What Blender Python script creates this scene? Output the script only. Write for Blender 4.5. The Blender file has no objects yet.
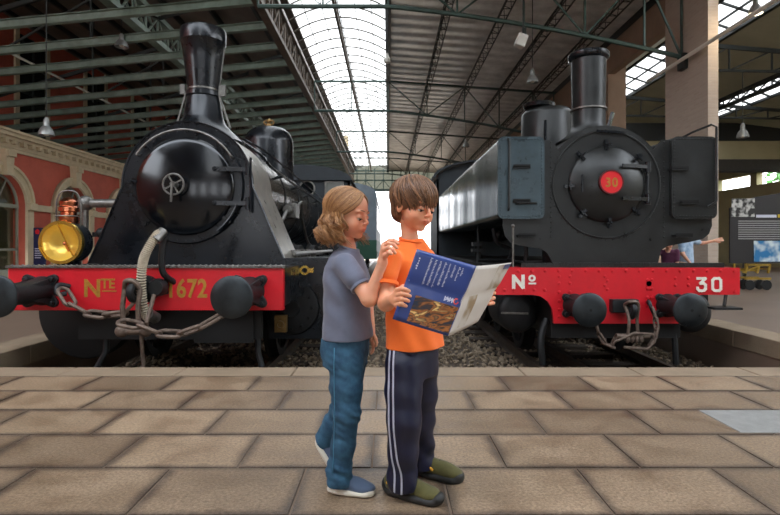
import bpy, bmesh, math, random
import numpy as np
from mathutils import Vector, Matrix
PI = math.pi
random.seed(7)
scene = bpy.context.scene
COL = scene.collection
F = 520.0
CAMH = 1.05
def P(u, v, D):
    """point at depth D metres that the photograph shows at pixel (u, v)"""
    return Vector(((u - 388) * D / F, D, CAMH - (v - 246) * D / F))

# ------------------------------------------------------------ materials
MATS = {}
def new_mat(name):
    m = bpy.data.materials.new(name); m.use_nodes = True
    nt = m.node_tree
    b = nt.nodes['Principled BSDF']
    MATS[name] = m
    return m, nt, b
def srgb(r, g, b):
    f = lambda c: (c / 255 / 12.92) if c / 255 <= 0.04045 else ((c / 255 + 0.055) / 1.055) ** 2.4
    return (f(r), f(g), f(b), 1)
def simple(name, col, rough=0.5, metal=0.0, var=0.0, scale=8.0, bump=0.0, bscale=60.0, rvar=0.0, spec=None, coat=0.0, col2=None, aniso=(1, 1, 1), sheen=0.0, sss=0.0):
    m, nt, b = new_mat(name)
    N, L = nt.nodes, nt.links
    c = srgb(*col)
    b.inputs['Base Color'].default_value = c
    b.inputs['Roughness'].default_value = rough
    b.inputs['Metallic'].default_value = metal
    if spec is not None: b.inputs['Specular IOR Level'].default_value = spec
    if coat: b.inputs['Coat Weight'].default_value = coat; b.inputs['Coat Roughness'].default_value = 0.15
    if sheen: b.inputs['Sheen Weight'].default_value = sheen
    if sss:
        b.inputs['Subsurface Weight'].default_value = sss
        b.inputs['Subsurface Radius'].default_value = (0.012, 0.004, 0.002)
        b.inputs['Subsurface Scale'].default_value = 1.0
    tc = N.new('ShaderNodeTexCoord')
    mp = N.new('ShaderNodeMapping'); mp.inputs['Scale'].default_value = aniso
    L.new(tc.outputs['Object'], mp.inputs['Vector'])
    if var or col2:
        n = N.new('ShaderNodeTexNoise'); n.inputs['Scale'].default_value = scale; n.inputs['Detail'].default_value = 6; n.inputs['Roughness'].default_value = 0.65
        L.new(mp.outputs[0], n.inputs['Vector'])
        r = N.new('ShaderNodeValToRGB')
        r.color_ramp.elements[0].position = 0.32; r.color_ramp.elements[1].position = 0.68
        if col2:
            r.color_ramp.elements[0].color = c; r.color_ramp.elements[1].color = srgb(*col2)
        else:
            r.color_ramp.elements[0].color = [x * (1 - var) for x in c[:3]] + [1]
            r.color_ramp.elements[1].color = [min(1, x * (1 + var)) for x in c[:3]] + [1]
        L.new(n.outputs['Fac'], r.inputs['Fac']); L.new(r.outputs['Color'], b.inputs['Base Color'])
        if rvar:
            mr = N.new('ShaderNodeMapRange'); mr.inputs[1].default_value = .3; mr.inputs[2].default_value = .7
            mr.inputs[3].default_value = max(0.03, rough - rvar); mr.inputs[4].default_value = min(1, rough + rvar)
            L.new(n.outputs['Fac'], mr.inputs[0]); L.new(mr.outputs[0], b.inputs['Roughness'])
    if bump:
        n2 = N.new('ShaderNodeTexNoise'); n2.inputs['Scale'].default_value = bscale; n2.inputs['Detail'].default_value = 4
        L.new(mp.outputs[0], n2.inputs['Vector'])
        bp = N.new('ShaderNodeBump'); bp.inputs['Strength'].default_value = bump; bp.inputs['Distance'].default_value = 0.01
        L.new(n2.outputs['Fac'], bp.inputs['Height']); L.new(bp.outputs[0], b.inputs['Normal'])
    return m

# ------------------------------------------------------------ mesh builder
class MB:
    def __init__(s): s.v = []; s.f = []
    def add(s, vs, fs):
        o = len(s.v); s.v += [Vector(p) for p in vs]; s.f += [[i + o for i in f] for f in fs]; return s
    def box(s, c, size, rot=None):
        c = Vector(c); hx, hy, hz = [a / 2 for a in size]
        R = rot if rot is not None else Matrix.Identity(3)
        vs = [c + R @ Vector((x, y, z)) for x in (-hx, hx) for y in (-hy, hy) for z in (-hz, hz)]
        return s.add(vs, [(0, 1, 3, 2), (4, 6, 7, 5), (0, 4, 5, 1), (2, 3, 7, 6), (0, 2, 6, 4), (1, 5, 7, 3)])
    def bb(s, x0, x1, y0, y1, z0, z1):
        return s.box(((x0 + x1) / 2, (y0 + y1) / 2, (z0 + z1) / 2), (x1 - x0, y1 - y0, z1 - z0))
    def bar(s, p0, p1, w, h=None, up=(0, 0, 1)):
        p0, p1 = Vector(p0), Vector(p1); d = p1 - p0; L = d.length
        if L < 1e-6: return s
        d.normalize(); upv = Vector(up)
        if abs(d.dot(upv)) > .98: upv = Vector((1, 0, 0))
        x = d.cross(upv).normalized(); z = x.cross(d)
        R = Matrix((x, d, z)).transposed()
        return s.box((p0 + p1) / 2, (w, L, h or w), R)
    def lathe(s, prof, o, ax=(0, 0, 1), seg=32, a0=0, a1=2 * PI, caps=True):
        """prof: list of (r, t) along axis"""
        o = Vector(o); ax = Vector(ax).normalized()
        u = ax.orthogonal().normalized()
        if abs(ax.z) < .9: u = Vector((0, 0, 1)).cross(ax).normalized()
        w = ax.cross(u)
        full = abs(a1 - a0 - 2 * PI) < 1e-6
        n = seg if full else seg + 1
        vs, fs = [], []
        for r, t in prof:
            for i in range(n):
                a = a0 + (a1 - a0) * i / seg
                vs.append(o + ax * t + u * (r * math.cos(a)) + w * (r * math.sin(a)))
        for j in range(len(prof) - 1):
            for i in range(n if full else n - 1):
                k = (i + 1) % n
                fs.append((j * n + i, j * n + k, (j + 1) * n + k, (j + 1) * n + i))
        if full and caps and tuple(prof[0]) != tuple(prof[-1]):
            if prof[0][0] > 1e-5: fs.append(tuple(range(n - 1, -1, -1)))
            if prof[-1][0] > 1e-5: fs.append(tuple((len(prof) - 1) * n + i for i in range(n)))
        return s.add(vs, fs)
    def cyl(s, p0, p1, r, r2=None, seg=20):
        p0, p1 = Vector(p0), Vector(p1); d = p1 - p0
        return s.lathe([(r, 0), (r if r2 is None else r2, d.length)], p0, d, seg)
    def ring(s, o, ax, r0, r1, t, seg=48):
        """flat annulus of thickness t"""
        return s.lathe([(r0, 0), (r1, 0), (r1, t), (r0, t), (r0, 0)], o, ax, seg)
    def tube(s, pts, r, seg=8, closed=False, rfun=None):
        pts = [Vector(p) for p in pts]; n = len(pts)
        vs, fs = [], []
        nrm = None
        for i, p in enumerate(pts):
            if closed: t = (pts[(i + 1) % n] - pts[i - 1]).normalized()
            else: t = (pts[min(i + 1, n - 1)] - pts[max(i - 1, 0)]).normalized()
            if nrm is None: nrm = t.orthogonal().normalized()
            nrm = (nrm - t * nrm.dot(t))
            nrm = nrm.normalized() if nrm.length > 1e-6 else t.orthogonal().normalized()
            b = t.cross(nrm)
            rr = rfun(i / (n - 1)) * r if rfun else r
            for k in range(seg):
                a = 2 * PI * k / seg
                vs.append(p + (nrm * math.cos(a) + b * math.sin(a)) * rr)
        for i in range(n if closed else n - 1):
            j = (i + 1) % n
            for k in range(seg):
                l = (k + 1) % seg
                fs.append((i * seg + k, i * seg + l, j * seg + l, j * seg + k))
        if not closed:
            fs.append(tuple(range(seg - 1, -1, -1))); fs.append(tuple((n - 1) * seg + k for k in range(seg)))
        return s.add(vs, fs)
    def sphere(s, c, r, seg=16, ax=(0, 0, 1), sc=1.0, half=False):
        m = seg // 2
        a0 = 0 if half else -PI / 2
        prof = [(max(1e-6, r * math.cos(a0 + (PI / 2 - a0) * i / m)), sc * r * math.sin(a0 + (PI / 2 - a0) * i / m)) for i in range(m + 1)]
        return s.lathe(prof, c, ax, seg)
    def prism(s, poly, o, ux, uy, ext):
        """2-D polygon in the plane (ux, uy) at o, extruded by vector ext"""
        o, ux, uy, ext = Vector(o), Vector(ux), Vector(uy), Vector(ext)
        n = len(poly)
        a = [o + ux * x + uy * y for x, y in poly]
        return s.add(a + [p + ext for p in a], [tuple(range(n)), tuple(range(2 * n - 1, n - 1, -1))] + [(i, i + n, (i + 1) % n + n, (i + 1) % n) for i in range(n)])
    def quad(s, a, b, c, d): return s.add([a, b, c, d], [(0, 1, 2, 3)])
    def rivets(s, pts, n, r=.008, seg=6):
        for p in pts: s.lathe([(r, 0), (r * .8, r * .5), (1e-6, r * .8)], p, n, seg)
        return s
    def build(s, name, m, parent=None, smooth=40, bevel=0, fix=True, origin=None):
        me = bpy.data.meshes.new(name)
        if parent is not None: o = wpos(parent)
        elif origin is not None: o = Vector(origin)
        else:
            xs = [p.x for p in s.v]; ys = [p.y for p in s.v]; zs = [p.z for p in s.v]
            o = Vector(((min(xs) + max(xs)) / 2, (min(ys) + max(ys)) / 2, min(zs)))
        me.from_pydata([p - o for p in s.v], [], s.f)
        if fix:
            bm = bmesh.new(); bm.from_mesh(me); bmesh.ops.remove_doubles(bm, verts=bm.verts, dist=2e-5)
            bmesh.ops.recalc_face_normals(bm, faces=bm.faces)
            bm.to_mesh(me); bm.free()
        ob = bpy.data.objects.new(name, me); COL.objects.link(ob)
        me.materials.append(MATS[m] if isinstance(m, str) else m)
        if smooth:
            me.shade_smooth(); me.set_sharp_from_angle(angle=math.radians(smooth))
        if parent is not None: ob.parent = parent
        else: ob.location = o
        if bevel:
            bv = ob.modifiers.new('bevel', 'BEVEL'); bv.width = bevel; bv.segments = 2; bv.limit_method = 'ANGLE'; bv.angle_limit = math.radians(50)
        return ob
def wpos(o):
    p = Vector(o.location)
    while o.parent: o = o.parent; p += o.location
    return p
def tag(o, label=None, cat=None, group=None, kind=None):
    if label: o['label'] = label
    if cat: o['category'] = cat
    if group: o['group'] = group
    if kind: o['kind'] = kind
    return o
def thing(name, loc, label, cat, group=None):
    e = bpy.data.objects.new(name, None); COL.objects.link(e); e.location = loc; e.empty_display_size = .1
    return tag(e, label, cat, group)
def struct(o): o['kind'] = 'structure'; return o
def copy_tree(o, delta=None, parent=None):
    c = o.copy(); COL.objects.link(c); c.parent = parent
    for ch in list(o.children): copy_tree(ch, None, c)
    if delta is not None: c.location = Vector(o.location) + Vector(delta)
    return c
ORD = ['nearest', 'second nearest', 'third nearest', 'fourth nearest', 'fifth nearest', 'sixth nearest', 'seventh nearest', 'eighth nearest', 'ninth nearest', 'tenth nearest', 'eleventh nearest', 'twelfth nearest', 'thirteenth nearest', 'fourteenth nearest', 'fifteenth nearest', 'sixteenth nearest','seventeenth nearest','eighteenth nearest','nineteenth nearest','twentieth nearest']
def text_mesh(txt, size, m, name, parent, o, ux, uy, depth=.002, bold=0.0, sx=1.0, spacing=1.0, align='LEFT'):
    """lettering standing on the plane (ux, uy) with its baseline start at o"""
    cu = bpy.data.curves.new('t', 'FONT'); cu.body = txt; cu.size = size; cu.extrude = depth; cu.offset = bold
    cu.space_character = spacing; cu.align_x = align; cu.resolution_u = 3
    ob = bpy.data.objects.new('t', cu); COL.objects.link(ob)
    dg = bpy.context.evaluated_depsgraph_get()
    me = bpy.data.meshes.new_from_object(ob.evaluated_get(dg))
    ux, uy = Vector(ux).normalized(), Vector(uy).normalized(); uz = ux.cross(uy)
    b = MB(); b.add([Vector(o) + ux * v.co.x * sx + uy * v.co.y + uz * v.co.z for v in me.vertices], [tuple(p.vertices) for p in me.polygons])
    bpy.data.objects.remove(ob); bpy.data.curves.remove(cu); bpy.data.meshes.remove(me)
    return b.build(name, m, parent, smooth=0)
def link_ring(b, c, ax_long, ax_side, L, W, r, n=14):
    """stadium chain link centred at c"""
    c = Vector(c); a = Vector(ax_long).normalized(); s_ = Vector(ax_side); s_ = (s_ - a * s_.dot(a)).normalized()
    pts = []
    h = L / 2 - W / 2
    for k in range(n):
        t = PI * k / (n - 1) - PI / 2
        pts.append(c + a * (h + W / 2 * math.cos(t)) + s_ * (W / 2 * math.sin(t)))
    for k in range(n):
        t = PI * k / (n - 1) + PI / 2
        pts.append(c + a * (-h + W / 2 * math.cos(t)) + s_ * (W / 2 * math.sin(t)))
    b.tube(pts, r, 8, closed=True); return b
def catenary(p0, p1, sag, n=12):
    p0, p1 = Vector(p0), Vector(p1)
    return [p0.lerp(p1, i / n) - Vector((0, 0, sag * 4 * (i / n) * (1 - i / n))) for i in range(n + 1)]
def bez(pts, n=10):
    """smooth curve through points"""
    pts = [Vector(p) for p in pts]; out = []
    for i in range(len(pts) - 1):
        a = pts[max(i - 1, 0)]; b = pts[i]; c = pts[i + 1]; d = pts[min(i + 2, len(pts) - 1)]
        for k in range(n):
            t = k / n
            out.append(.5 * ((2 * b) + (c - a) * t + (2 * a - 5 * b + 4 * c - d) * t * t + (3 * b - a - 3 * c + d) * t ** 3))
    out.append(pts[-1]); return out
# ============================================================ camera, world
cam = bpy.data.cameras.new('camera'); cam.sensor_width = 36; cam.lens = 24.0
cam.shift_x = 2 / 780; cam.shift_y = 11.5 / 780; cam.shift_y = -cam.shift_y
cam.clip_end = 500
co = bpy.data.objects.new('camera', cam); COL.objects.link(co); co.location = (0, 0, CAMH); co.rotation_euler = (PI / 2, 0, 0)
cam.dof.use_dof = True; cam.dof.focus_distance = 2.3; cam.dof.aperture_fstop = 9
scene.camera = co
scene.view_settings.view_transform = 'Standard'; scene.view_settings.look = 'None'; scene.view_settings.gamma = 1; scene.view_settings.exposure = 0.76
w = bpy.data.worlds.new('sky'); scene.world = w; w.use_nodes = True
nt = w.node_tree; bg = nt.nodes['Background']
bg.inputs['Strength'].default_value = 4.2
tc = nt.nodes.new('ShaderNodeTexCoord'); sp = nt.nodes.new('ShaderNodeSeparateXYZ'); rp = nt.nodes.new('ShaderNodeValToRGB')
nt.links.new(tc.outputs['Generated'], sp.inputs[0]); nt.links.new(sp.outputs['Z'], rp.inputs['Fac'])
rp.color_ramp.elements[0].position = 0.0; rp.color_ramp.elements[0].color = (.92, .94, .97, 1)
rp.color_ramp.elements[1].position = 0.6; rp.color_ramp.elements[1].color = (.86, .92, 1, 1)
nt.links.new(rp.outputs[0], bg.inputs['Color'])
scene.cycles.use_denoising = True
scene.cycles.max_bounces = 7; scene.cycles.diffuse_bounces = 4; scene.cycles.glossy_bounces = 3; scene.cycles.transparent_max_bounces = 12
scene.cycles.sample_clamp_indirect = 4

# ============================================================ materials of the building
simple('roof_sheet', (222, 222, 220), .42, .3, var=.25, scale=1.5)
simple('ceiling_dark', (104, 92, 84), .8, 0, var=.25, scale=.7)
simple('green_steel', (58, 78, 72), .5, .2, var=.25, scale=3)
simple('beam_steel', (116, 130, 118), .5, .1, var=.3, scale=1.6)
simple('dark_steel', (34, 38, 36), .5, .3, var=.25, scale=3)
simple('brown_steel', (96, 84, 72), .55, .2, var=.3, scale=2.5)
simple('glaze_bar', (84, 78, 70), .5, .2)
simple('red_render', (184, 88, 68), .85, 0, var=.14, scale=1.4, bump=.15, bscale=30)
simple('cream_stone', (200, 182, 150), .8, 0, var=.14, scale=2.5, bump=.3, bscale=25)
simple('cream_wall', (180, 170, 136), .85, 0, var=.08, scale=1)
simple('pale_frame', (150, 155, 140), .6)
simple('dark_wood', (52, 46, 40), .7, var=.2)
simple('black_paint', (14, 14, 15), .5)
simple('white_lamp', (232, 228, 216), .4)
simple('brown_wall', (150, 126, 106), .85, 0, var=.12, scale=1.5)
simple('rail_steel', (92, 80, 70), .5, .6, var=.3, scale=6)
simple('sleeper_wood', (62, 52, 44), .9, 0, var=.3, scale=6, bump=.5, bscale=40, aniso=(1, 6, 1))
simple('coping', (138, 121, 100), .75, 0, var=.12, scale=4, bump=.3, bscale=50)
simple('platform_side', (104, 92, 80), .85, 0, var=.3, scale=3, bump=.4, bscale=20)
simple('hall_floor', (120, 102, 88), .45, 0, var=.1, scale=1.2, bump=.1)
m = simple('stone', (148, 132, 112), .9, 0, var=.45, scale=9, bump=.3)
simple('ballast_base', (92, 80, 68), .95, 0, var=.5, scale=22, bump=1, bscale=60)
simple('grey_slab', (134, 134, 131), .7, 0, var=.12, scale=12, bump=.3, bscale=80)
def glass_mat(name, tint, rough, mixf):
    m, nt, b = new_mat(name); N, L = nt.nodes, nt.links
    out = N['Material Output']; N.remove(b)
    t = N.new('ShaderNodeBsdfTransparent'); t.inputs[0].default_value = tint
    g = N.new('ShaderNodeBsdfGlossy'); g.inputs['Roughness'].default_value = rough
    x = N.new('ShaderNodeMixShader'); x.inputs[0].default_value = mixf
    L.new(t.outputs[0], x.inputs[1]); L.new(g.outputs[0], x.inputs[2]); L.new(x.outputs[0], out.inputs[0])
glass_mat('roof_glass', (.46, .455, .44, 1), .2, .04)
glass_mat('pane_glass', (.8, .84, .8, 1), .03, .12)
# brick for the pillar
def brick_mat(name, c1, c2, mo, sc):
    m, nt, b = new_mat(name); N, L = nt.nodes, nt.links
    tc = N.new('ShaderNodeTexCoord'); sx = N.new('ShaderNodeSeparateXYZ'); cx = N.new('ShaderNodeCombineXYZ'); ad = N.new('ShaderNodeMath')
    L.new(tc.outputs['Object'], sx.inputs[0]); L.new(sx.outputs['X'], ad.inputs[0]); L.new(sx.outputs['Y'], ad.inputs[1])
    L.new(ad.outputs[0], cx.inputs['X']); L.new(sx.outputs['Z'], cx.inputs['Y'])
    br = N.new('ShaderNodeTexBrick'); L.new(cx.outputs[0], br.inputs['Vector']); br.inputs['Scale'].default_value = sc
    br.inputs['Color1'].default_value = srgb(*c1); br.inputs['Color2'].default_value = srgb(*c2); br.inputs['Mortar'].default_value = srgb(*mo)
    br.inputs['Mortar Size'].default_value = .012; br.inputs['Brick Width'].default_value = .26; br.inputs['Row Height'].default_value = .07
    L.new(br.outputs['Color'], b.inputs['Base Color']); b.inputs['Roughness'].default_value = .85
    bp = N.new('ShaderNodeBump'); bp.inputs['Strength'].default_value = .3; bp.inputs['Distance'].default_value = .01; bp.invert = True
    L.new(br.outputs['Fac'], bp.inputs['Height']); L.new(bp.outputs[0], b.inputs['Normal'])
brick_mat('pillar_brick', (196, 180, 164), (186, 168, 152), (190, 176, 162), 1.0)
# corrugated roof: wave along Y
m = MATS['roof_sheet']; nt = m.node_tree; N, L = nt.nodes, nt.links; b = N['Principled BSDF']
tc = N.new('ShaderNodeTexCoord'); wv = N.new('ShaderNodeTexWave'); wv.bands_direction = 'Y'; wv.inputs['Scale'].default_value = .42
L.new(tc.outputs['Object'], wv.inputs['Vector']); bp = N.new('ShaderNodeBump'); bp.inputs['Strength'].default_value = .8; bp.inputs['Distance'].default_value = .06
L.new(wv.outputs['Fac'], bp.inputs['Height']); L.new(bp.outputs[0], b.inputs['Normal'])
# platform slabs
m, nt, b = new_mat('paving'); N, L = nt.nodes, nt.links
uv = N.new('ShaderNodeUVMap'); uv.uv_map = 'UVMap'
sx = N.new('ShaderNodeSeparateXYZ'); L.new(uv.outputs[0], sx.inputs[0])
def math_(op, a, c=None, clamp=False):
    n = N.new('ShaderNodeMath'); n.operation = op; n.use_clamp = clamp
    for i, q in enumerate((a, c)):
        if q is None: continue
        if isinstance(q, (int, float)): n.inputs[i].default_value = q
        else: L.new(q, n.inputs[i])
    return n.outputs[0]
def edge(o): return math_('MINIMUM', o, math_('SUBTRACT', 1.0, o))
tco = N.new('ShaderNodeTexCoord')
n1 = N.new('ShaderNodeTexNoise'); n1.inputs['Scale'].default_value = 3.5; n1.inputs['Detail'].default_value = 7; n1.inputs['Roughness'].default_value = .7; L.new(tco.outputs['Object'], n1.inputs[0])
n2 = N.new('ShaderNodeTexNoise'); n2.inputs['Scale'].default_value = 70; n2.inputs['Detail'].default_value = 5; n2.inputs['Roughness'].default_value = .75; L.new(tco.outputs['Object'], n2.inputs[0])
d = math_('MINIMUM', math_('MULTIPLY', edge(sx.outputs[0]), .637), math_('MULTIPLY', edge(sx.outputs[1]), .55))
d = math_('ADD', d, math_('MULTIPLY', math_('SUBTRACT', n1.outputs['Fac'], .5), .075))
mr = N.new('ShaderNodeMapRange'); mr.interpolation_type = 'SMOOTHSTEP'; mr.inputs[1].default_value = -.004; mr.inputs[2].default_value = .062; L.new(d, mr.inputs[0])
ca = N.new('ShaderNodeVertexColor'); ca.layer_name = 'tone'
cr = N.new('ShaderNodeValToRGB'); L.new(ca.outputs[0], cr.inputs[0])
cr.color_ramp.elements[0].color = srgb(132, 113, 92); cr.color_ramp.elements[1].color = srgb(168, 146, 121)
mx = N.new('ShaderNodeMix'); mx.data_type = 'RGBA'; L.new(mr.outputs[0], mx.inputs[0]); mx.inputs[6].default_value = srgb(92, 78, 66); L.new(cr.outputs[0], mx.inputs[7])
mm = N.new('ShaderNodeMix'); mm.data_type = 'RGBA'; mm.blend_type = 'MULTIPLY'; mm.inputs[0].default_value = 1
r2 = N.new('ShaderNodeValToRGB'); r2.color_ramp.elements[0].position = .3; r2.color_ramp.elements[0].color = (.42, .40, .37, 1); r2.color_ramp.elements[1].position = .62; r2.color_ramp.elements[1].color = (1.05, 1.03, 1, 1)
L.new(n2.outputs['Fac'], r2.inputs[0]); L.new(mx.outputs[2], mm.inputs[6]); L.new(r2.outputs[0], mm.inputs[7])
m3 = N.new('ShaderNodeMix'); m3.data_type = 'RGBA'; m3.blend_type = 'MULTIPLY'; m3.inputs[0].default_value = 1
r3 = N.new('ShaderNodeValToRGB'); r3.color_ramp.elements[0].position = .33; r3.color_ramp.elements[0].color = (.66, .63, .6, 1); r3.color_ramp.elements[1].position = .6; r3.color_ramp.elements[1].color = (1, 1, 1, 1)
L.new(n1.outputs['Fac'], r3.inputs[0]); L.new(mm.outputs[2], m3.inputs[6]); L.new(r3.outputs[0], m3.inputs[7])
L.new(m3.outputs[2], b.inputs['Base Color'])
rr = N.new('ShaderNodeMapRange'); rr.inputs[1].default_value = .35; rr.inputs[2].default_value = .65; rr.inputs[3].default_value = .36; rr.inputs[4].default_value = .62; L.new(n1.outputs['Fac'], rr.inputs[0]); L.new(rr.outputs[0], b.inputs['Roughness'])
bp = N.new('ShaderNodeBump'); bp.inputs['Strength'].default_value = .6; bp.inputs['Distance'].default_value = .004; L.new(n2.outputs['Fac'], bp.inputs['Height']); L.new(bp.outputs[0], b.inputs['Normal'])

# ============================================================ floors
def slabs():
    me = bpy.data.meshes.new('floor'); vs, fs, uvs, tones = [], [], [], []
    rowh, bw, g = .435, .637, .0016
    rnd = random.Random(3)
    def slab(x0, x1, y0, y1, tone):
        o = len(vs); e = .0045
        z = rnd.uniform(-.0012, .0012)
        vs.extend([(x0 + g, y0 + g, -.012), (x1 - g, y0 + g, -.012), (x1 - g, y1 - g, -.012), (x0 + g, y1 - g, -.012),
                   (x0 + g + e, y0 + g + e, z), (x1 - g - e, y0 + g + e, z), (x1 - g - e, y1 - g - e, z), (x0 + g + e, y1 - g - e, z)])
        for f, u in (((4, 5, 6, 7), ((.01, .01), (.99, .01), (.99, .99), (.01, .99))),) + tuple((((i, (i + 1) % 4, (i + 1) % 4 + 4, i + 4)), ((0, 0),) * 4) for i in range(4)):
            fs.append([o + k for k in f]); uvs.extend(u); tones.extend([tone] * 4)
    for r in range(-8, 5):
        y0 = 2.03 + rowh * r; y1 = y0 + rowh
        if y1 > 4.25: break
        ph = (.25 if r % 2 == 0 else .56)
        k0 = -11
        for k in range(k0, 12):
            x0 = ph + k * bw + rnd.uniform(-.02, .02) * 0
            if r == 2 and abs(x0 - 2.14) < .5 and False: continue
            slab(x0, x0 + bw, y0, y1, rnd.random())
    me.from_pydata(vs, [], fs); ul = me.uv_layers.new(name='UVMap')
    for i, u in enumerate(uvs): ul.data[i].uv = u
    cl = me.color_attributes.new('tone', 'FLOAT_COLOR', 'CORNER')
    for i, t in enumerate(tones): cl.data[i].color = (t, t, t, 1)
    me.materials.append(MATS['paving'])
    ob = bpy.data.objects.new('floor', me); COL.objects.link(ob); return struct(ob)
slabs()
yE = 4.51
b = MB(); b.bb(-14, 26, -25, 4.2, -.6, -.005); struct(b.build('floor_bed', simple('joint_mortar', (112, 96, 82), .9, 0, var=.2)))
b = MB()
x = -4.6
while x < 4.9:
    b.bb(x + .003, x + .95, 4.205, yE, -.22, 0.0); x += .953
struct(b.build('trim_1', 'coping', bevel=.012))
b = MB(); b.bb(-4.6, 5.0, 4.22, yE - .03, -1.0, -.22); struct(b.build('floor_edge', 'platform_side'))
b = MB(); b.bb(1.98, 2.62, 2.92, 3.32, -.01, .004); struct(b.build('floor_patch', 'grey_slab', bevel=.004))
b = MB(); b.bb(-12, -3.8, yE, 60, -1.0, -.002); struct(b.build('floor_left', 'hall_floor', bevel=.02))
b = MB(); b.bb(4.3, 26, yE, 60, -1.0, -.002); struct(b.build('floor_right', 'hall_floor', bevel=.02))
b = MB()
y = 4.55
while y < 40:
    b.bb(4.285, 4.7, y, y + .95, -.2, .004); y += .955
struct(b.build('trim_2', 'coping', bevel=.01))
b = MB()
y = 4.55
while y < 40:
    b.bb(-4.2, -3.785, y, y + .95, -.2, .004); y += .955
struct(b.build('trim_3', 'coping', bevel=.01))
b = MB(); b.bb(-3.8, 4.3, 4.4, 60, -1.0, -.62); struct(b.build('floor_trackbed', 'ballast_base'))
b = MB(); b.bb(-60, 60, 60, 200, -1.0, -.62); struct(b.build('floor_outside', 'coping'))
# ballast stones
def ballast():
    rnd = random.Random(11); b = MB()
    ico = bmesh.new(); bmesh.ops.create_icosphere(ico, subdivisions=1, radius=1)
    iv = [v.co.copy() for v in ico.verts]; fi = [[v.index for v in f.verts] for f in ico.faces]; ico.free()
    def hgt(x, y):
        h = -.60 + .05 * math.sin(x * 2.1 + y * .7)
        h += .10 * math.exp(-((x - .2) / .8) ** 2)
        h += .22 * math.exp(-((x + 3.1) / .35) ** 2 - ((y - 6.6) / 1.6) ** 2)
        return h
    for k in range(15000):
        y = 5.4 + (rnd.random() ** 1.9) * 15
        x = rnd.uniform(-3.75, 4.25)
        r = rnd.uniform(.016, .036) * (1 + max(0, (y - 9)) * .07)
        R = Matrix.Rotation(rnd.uniform(0, 6), 3, Vector((rnd.random() - .5, rnd.random() - .5, rnd.random() + .01)).normalized())
        s = Vector((rnd.uniform(.7, 1.4), rnd.uniform(.6, 1.1), rnd.uniform(.5, .9)))
        c = Vector((x, y, hgt(x, y) + rnd.uniform(-.01, .03)))
        b.add([c + R @ Vector((p.x * s.x * r * rnd.uniform(.8, 1.15), p.y * s.y * r, p.z * s.z * r)) for p in iv], fi)
    o = b.build('ballast_stones', 'stone', smooth=0, fix=False)
    tag(o, 'grey brown crushed stone ballast between and around the rails', 'gravel', kind='stuff')
    g = MB(); nx, ny = 60, 110
    vs = [(-3.8 + 8.1 * i / nx, 5.0 + 20 * j / ny, hgt(-3.8 + 8.1 * i / nx, 5.0 + 20 * j / ny) - .02) for j in range(ny + 1) for i in range(nx + 1)]
    fs = [(j * (nx + 1) + i, j * (nx + 1) + i + 1, (j + 1) * (nx + 1) + i + 1, (j + 1) * (nx + 1) + i) for j in range(ny) for i in range(nx)]
    g.add(vs, fs); struct(g.build('floor_gravel', 'ballast_base'))
ballast()
def rail(x, label):
    prof = [(-.065, -.14), (.065, -.14), (.065, -.128), (.012, -.115), (.01, -.04), (.034, -.028), (.034, 0), (-.034, 0), (-.034, -.028), (-.01, -.04), (-.012, -.115), (-.065, -.128)]
    b = MB(); b.prism(prof, (x, 4.6, -.43), (1, 0, 0), (0, 0, 1), (0, 50, 0))
    tag(b.build('rail', 'rail_steel'), label, 'rail')
rail(-3.165, 'outer left rusty rail under the locomotive with the brass headlamp')
rail(-1.5, 'inner rusty rail under the locomotive with the brass headlamp, nearer the girl')
rail(1.88, 'rusty rail nearest the boy, left side of the track of the locomotive with disc 30')
rail(2.42, 'middle rusty rail beneath the locomotive with the red disc')
rail(3.49, 'rusty rail nearest the right platform wall')
n = 0
for xc in (-2.33, 2.68):
    for k in range(16):
        b = MB(); y = 5.1 + k * .65
        b.bb(xc - 1.25, xc + 1.25, y, y + .22, -.68, -.562)
        side = 'left' if xc < 0 else 'right'
        o = b.build('sleeper', 'sleeper_wood', bevel=.01)
        tag(o, 'dark timber sleeper under the %s track, %s to the platform edge' % (side, ORD[k]), 'sleeper', 'sleepers of the %s track' % side)
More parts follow.
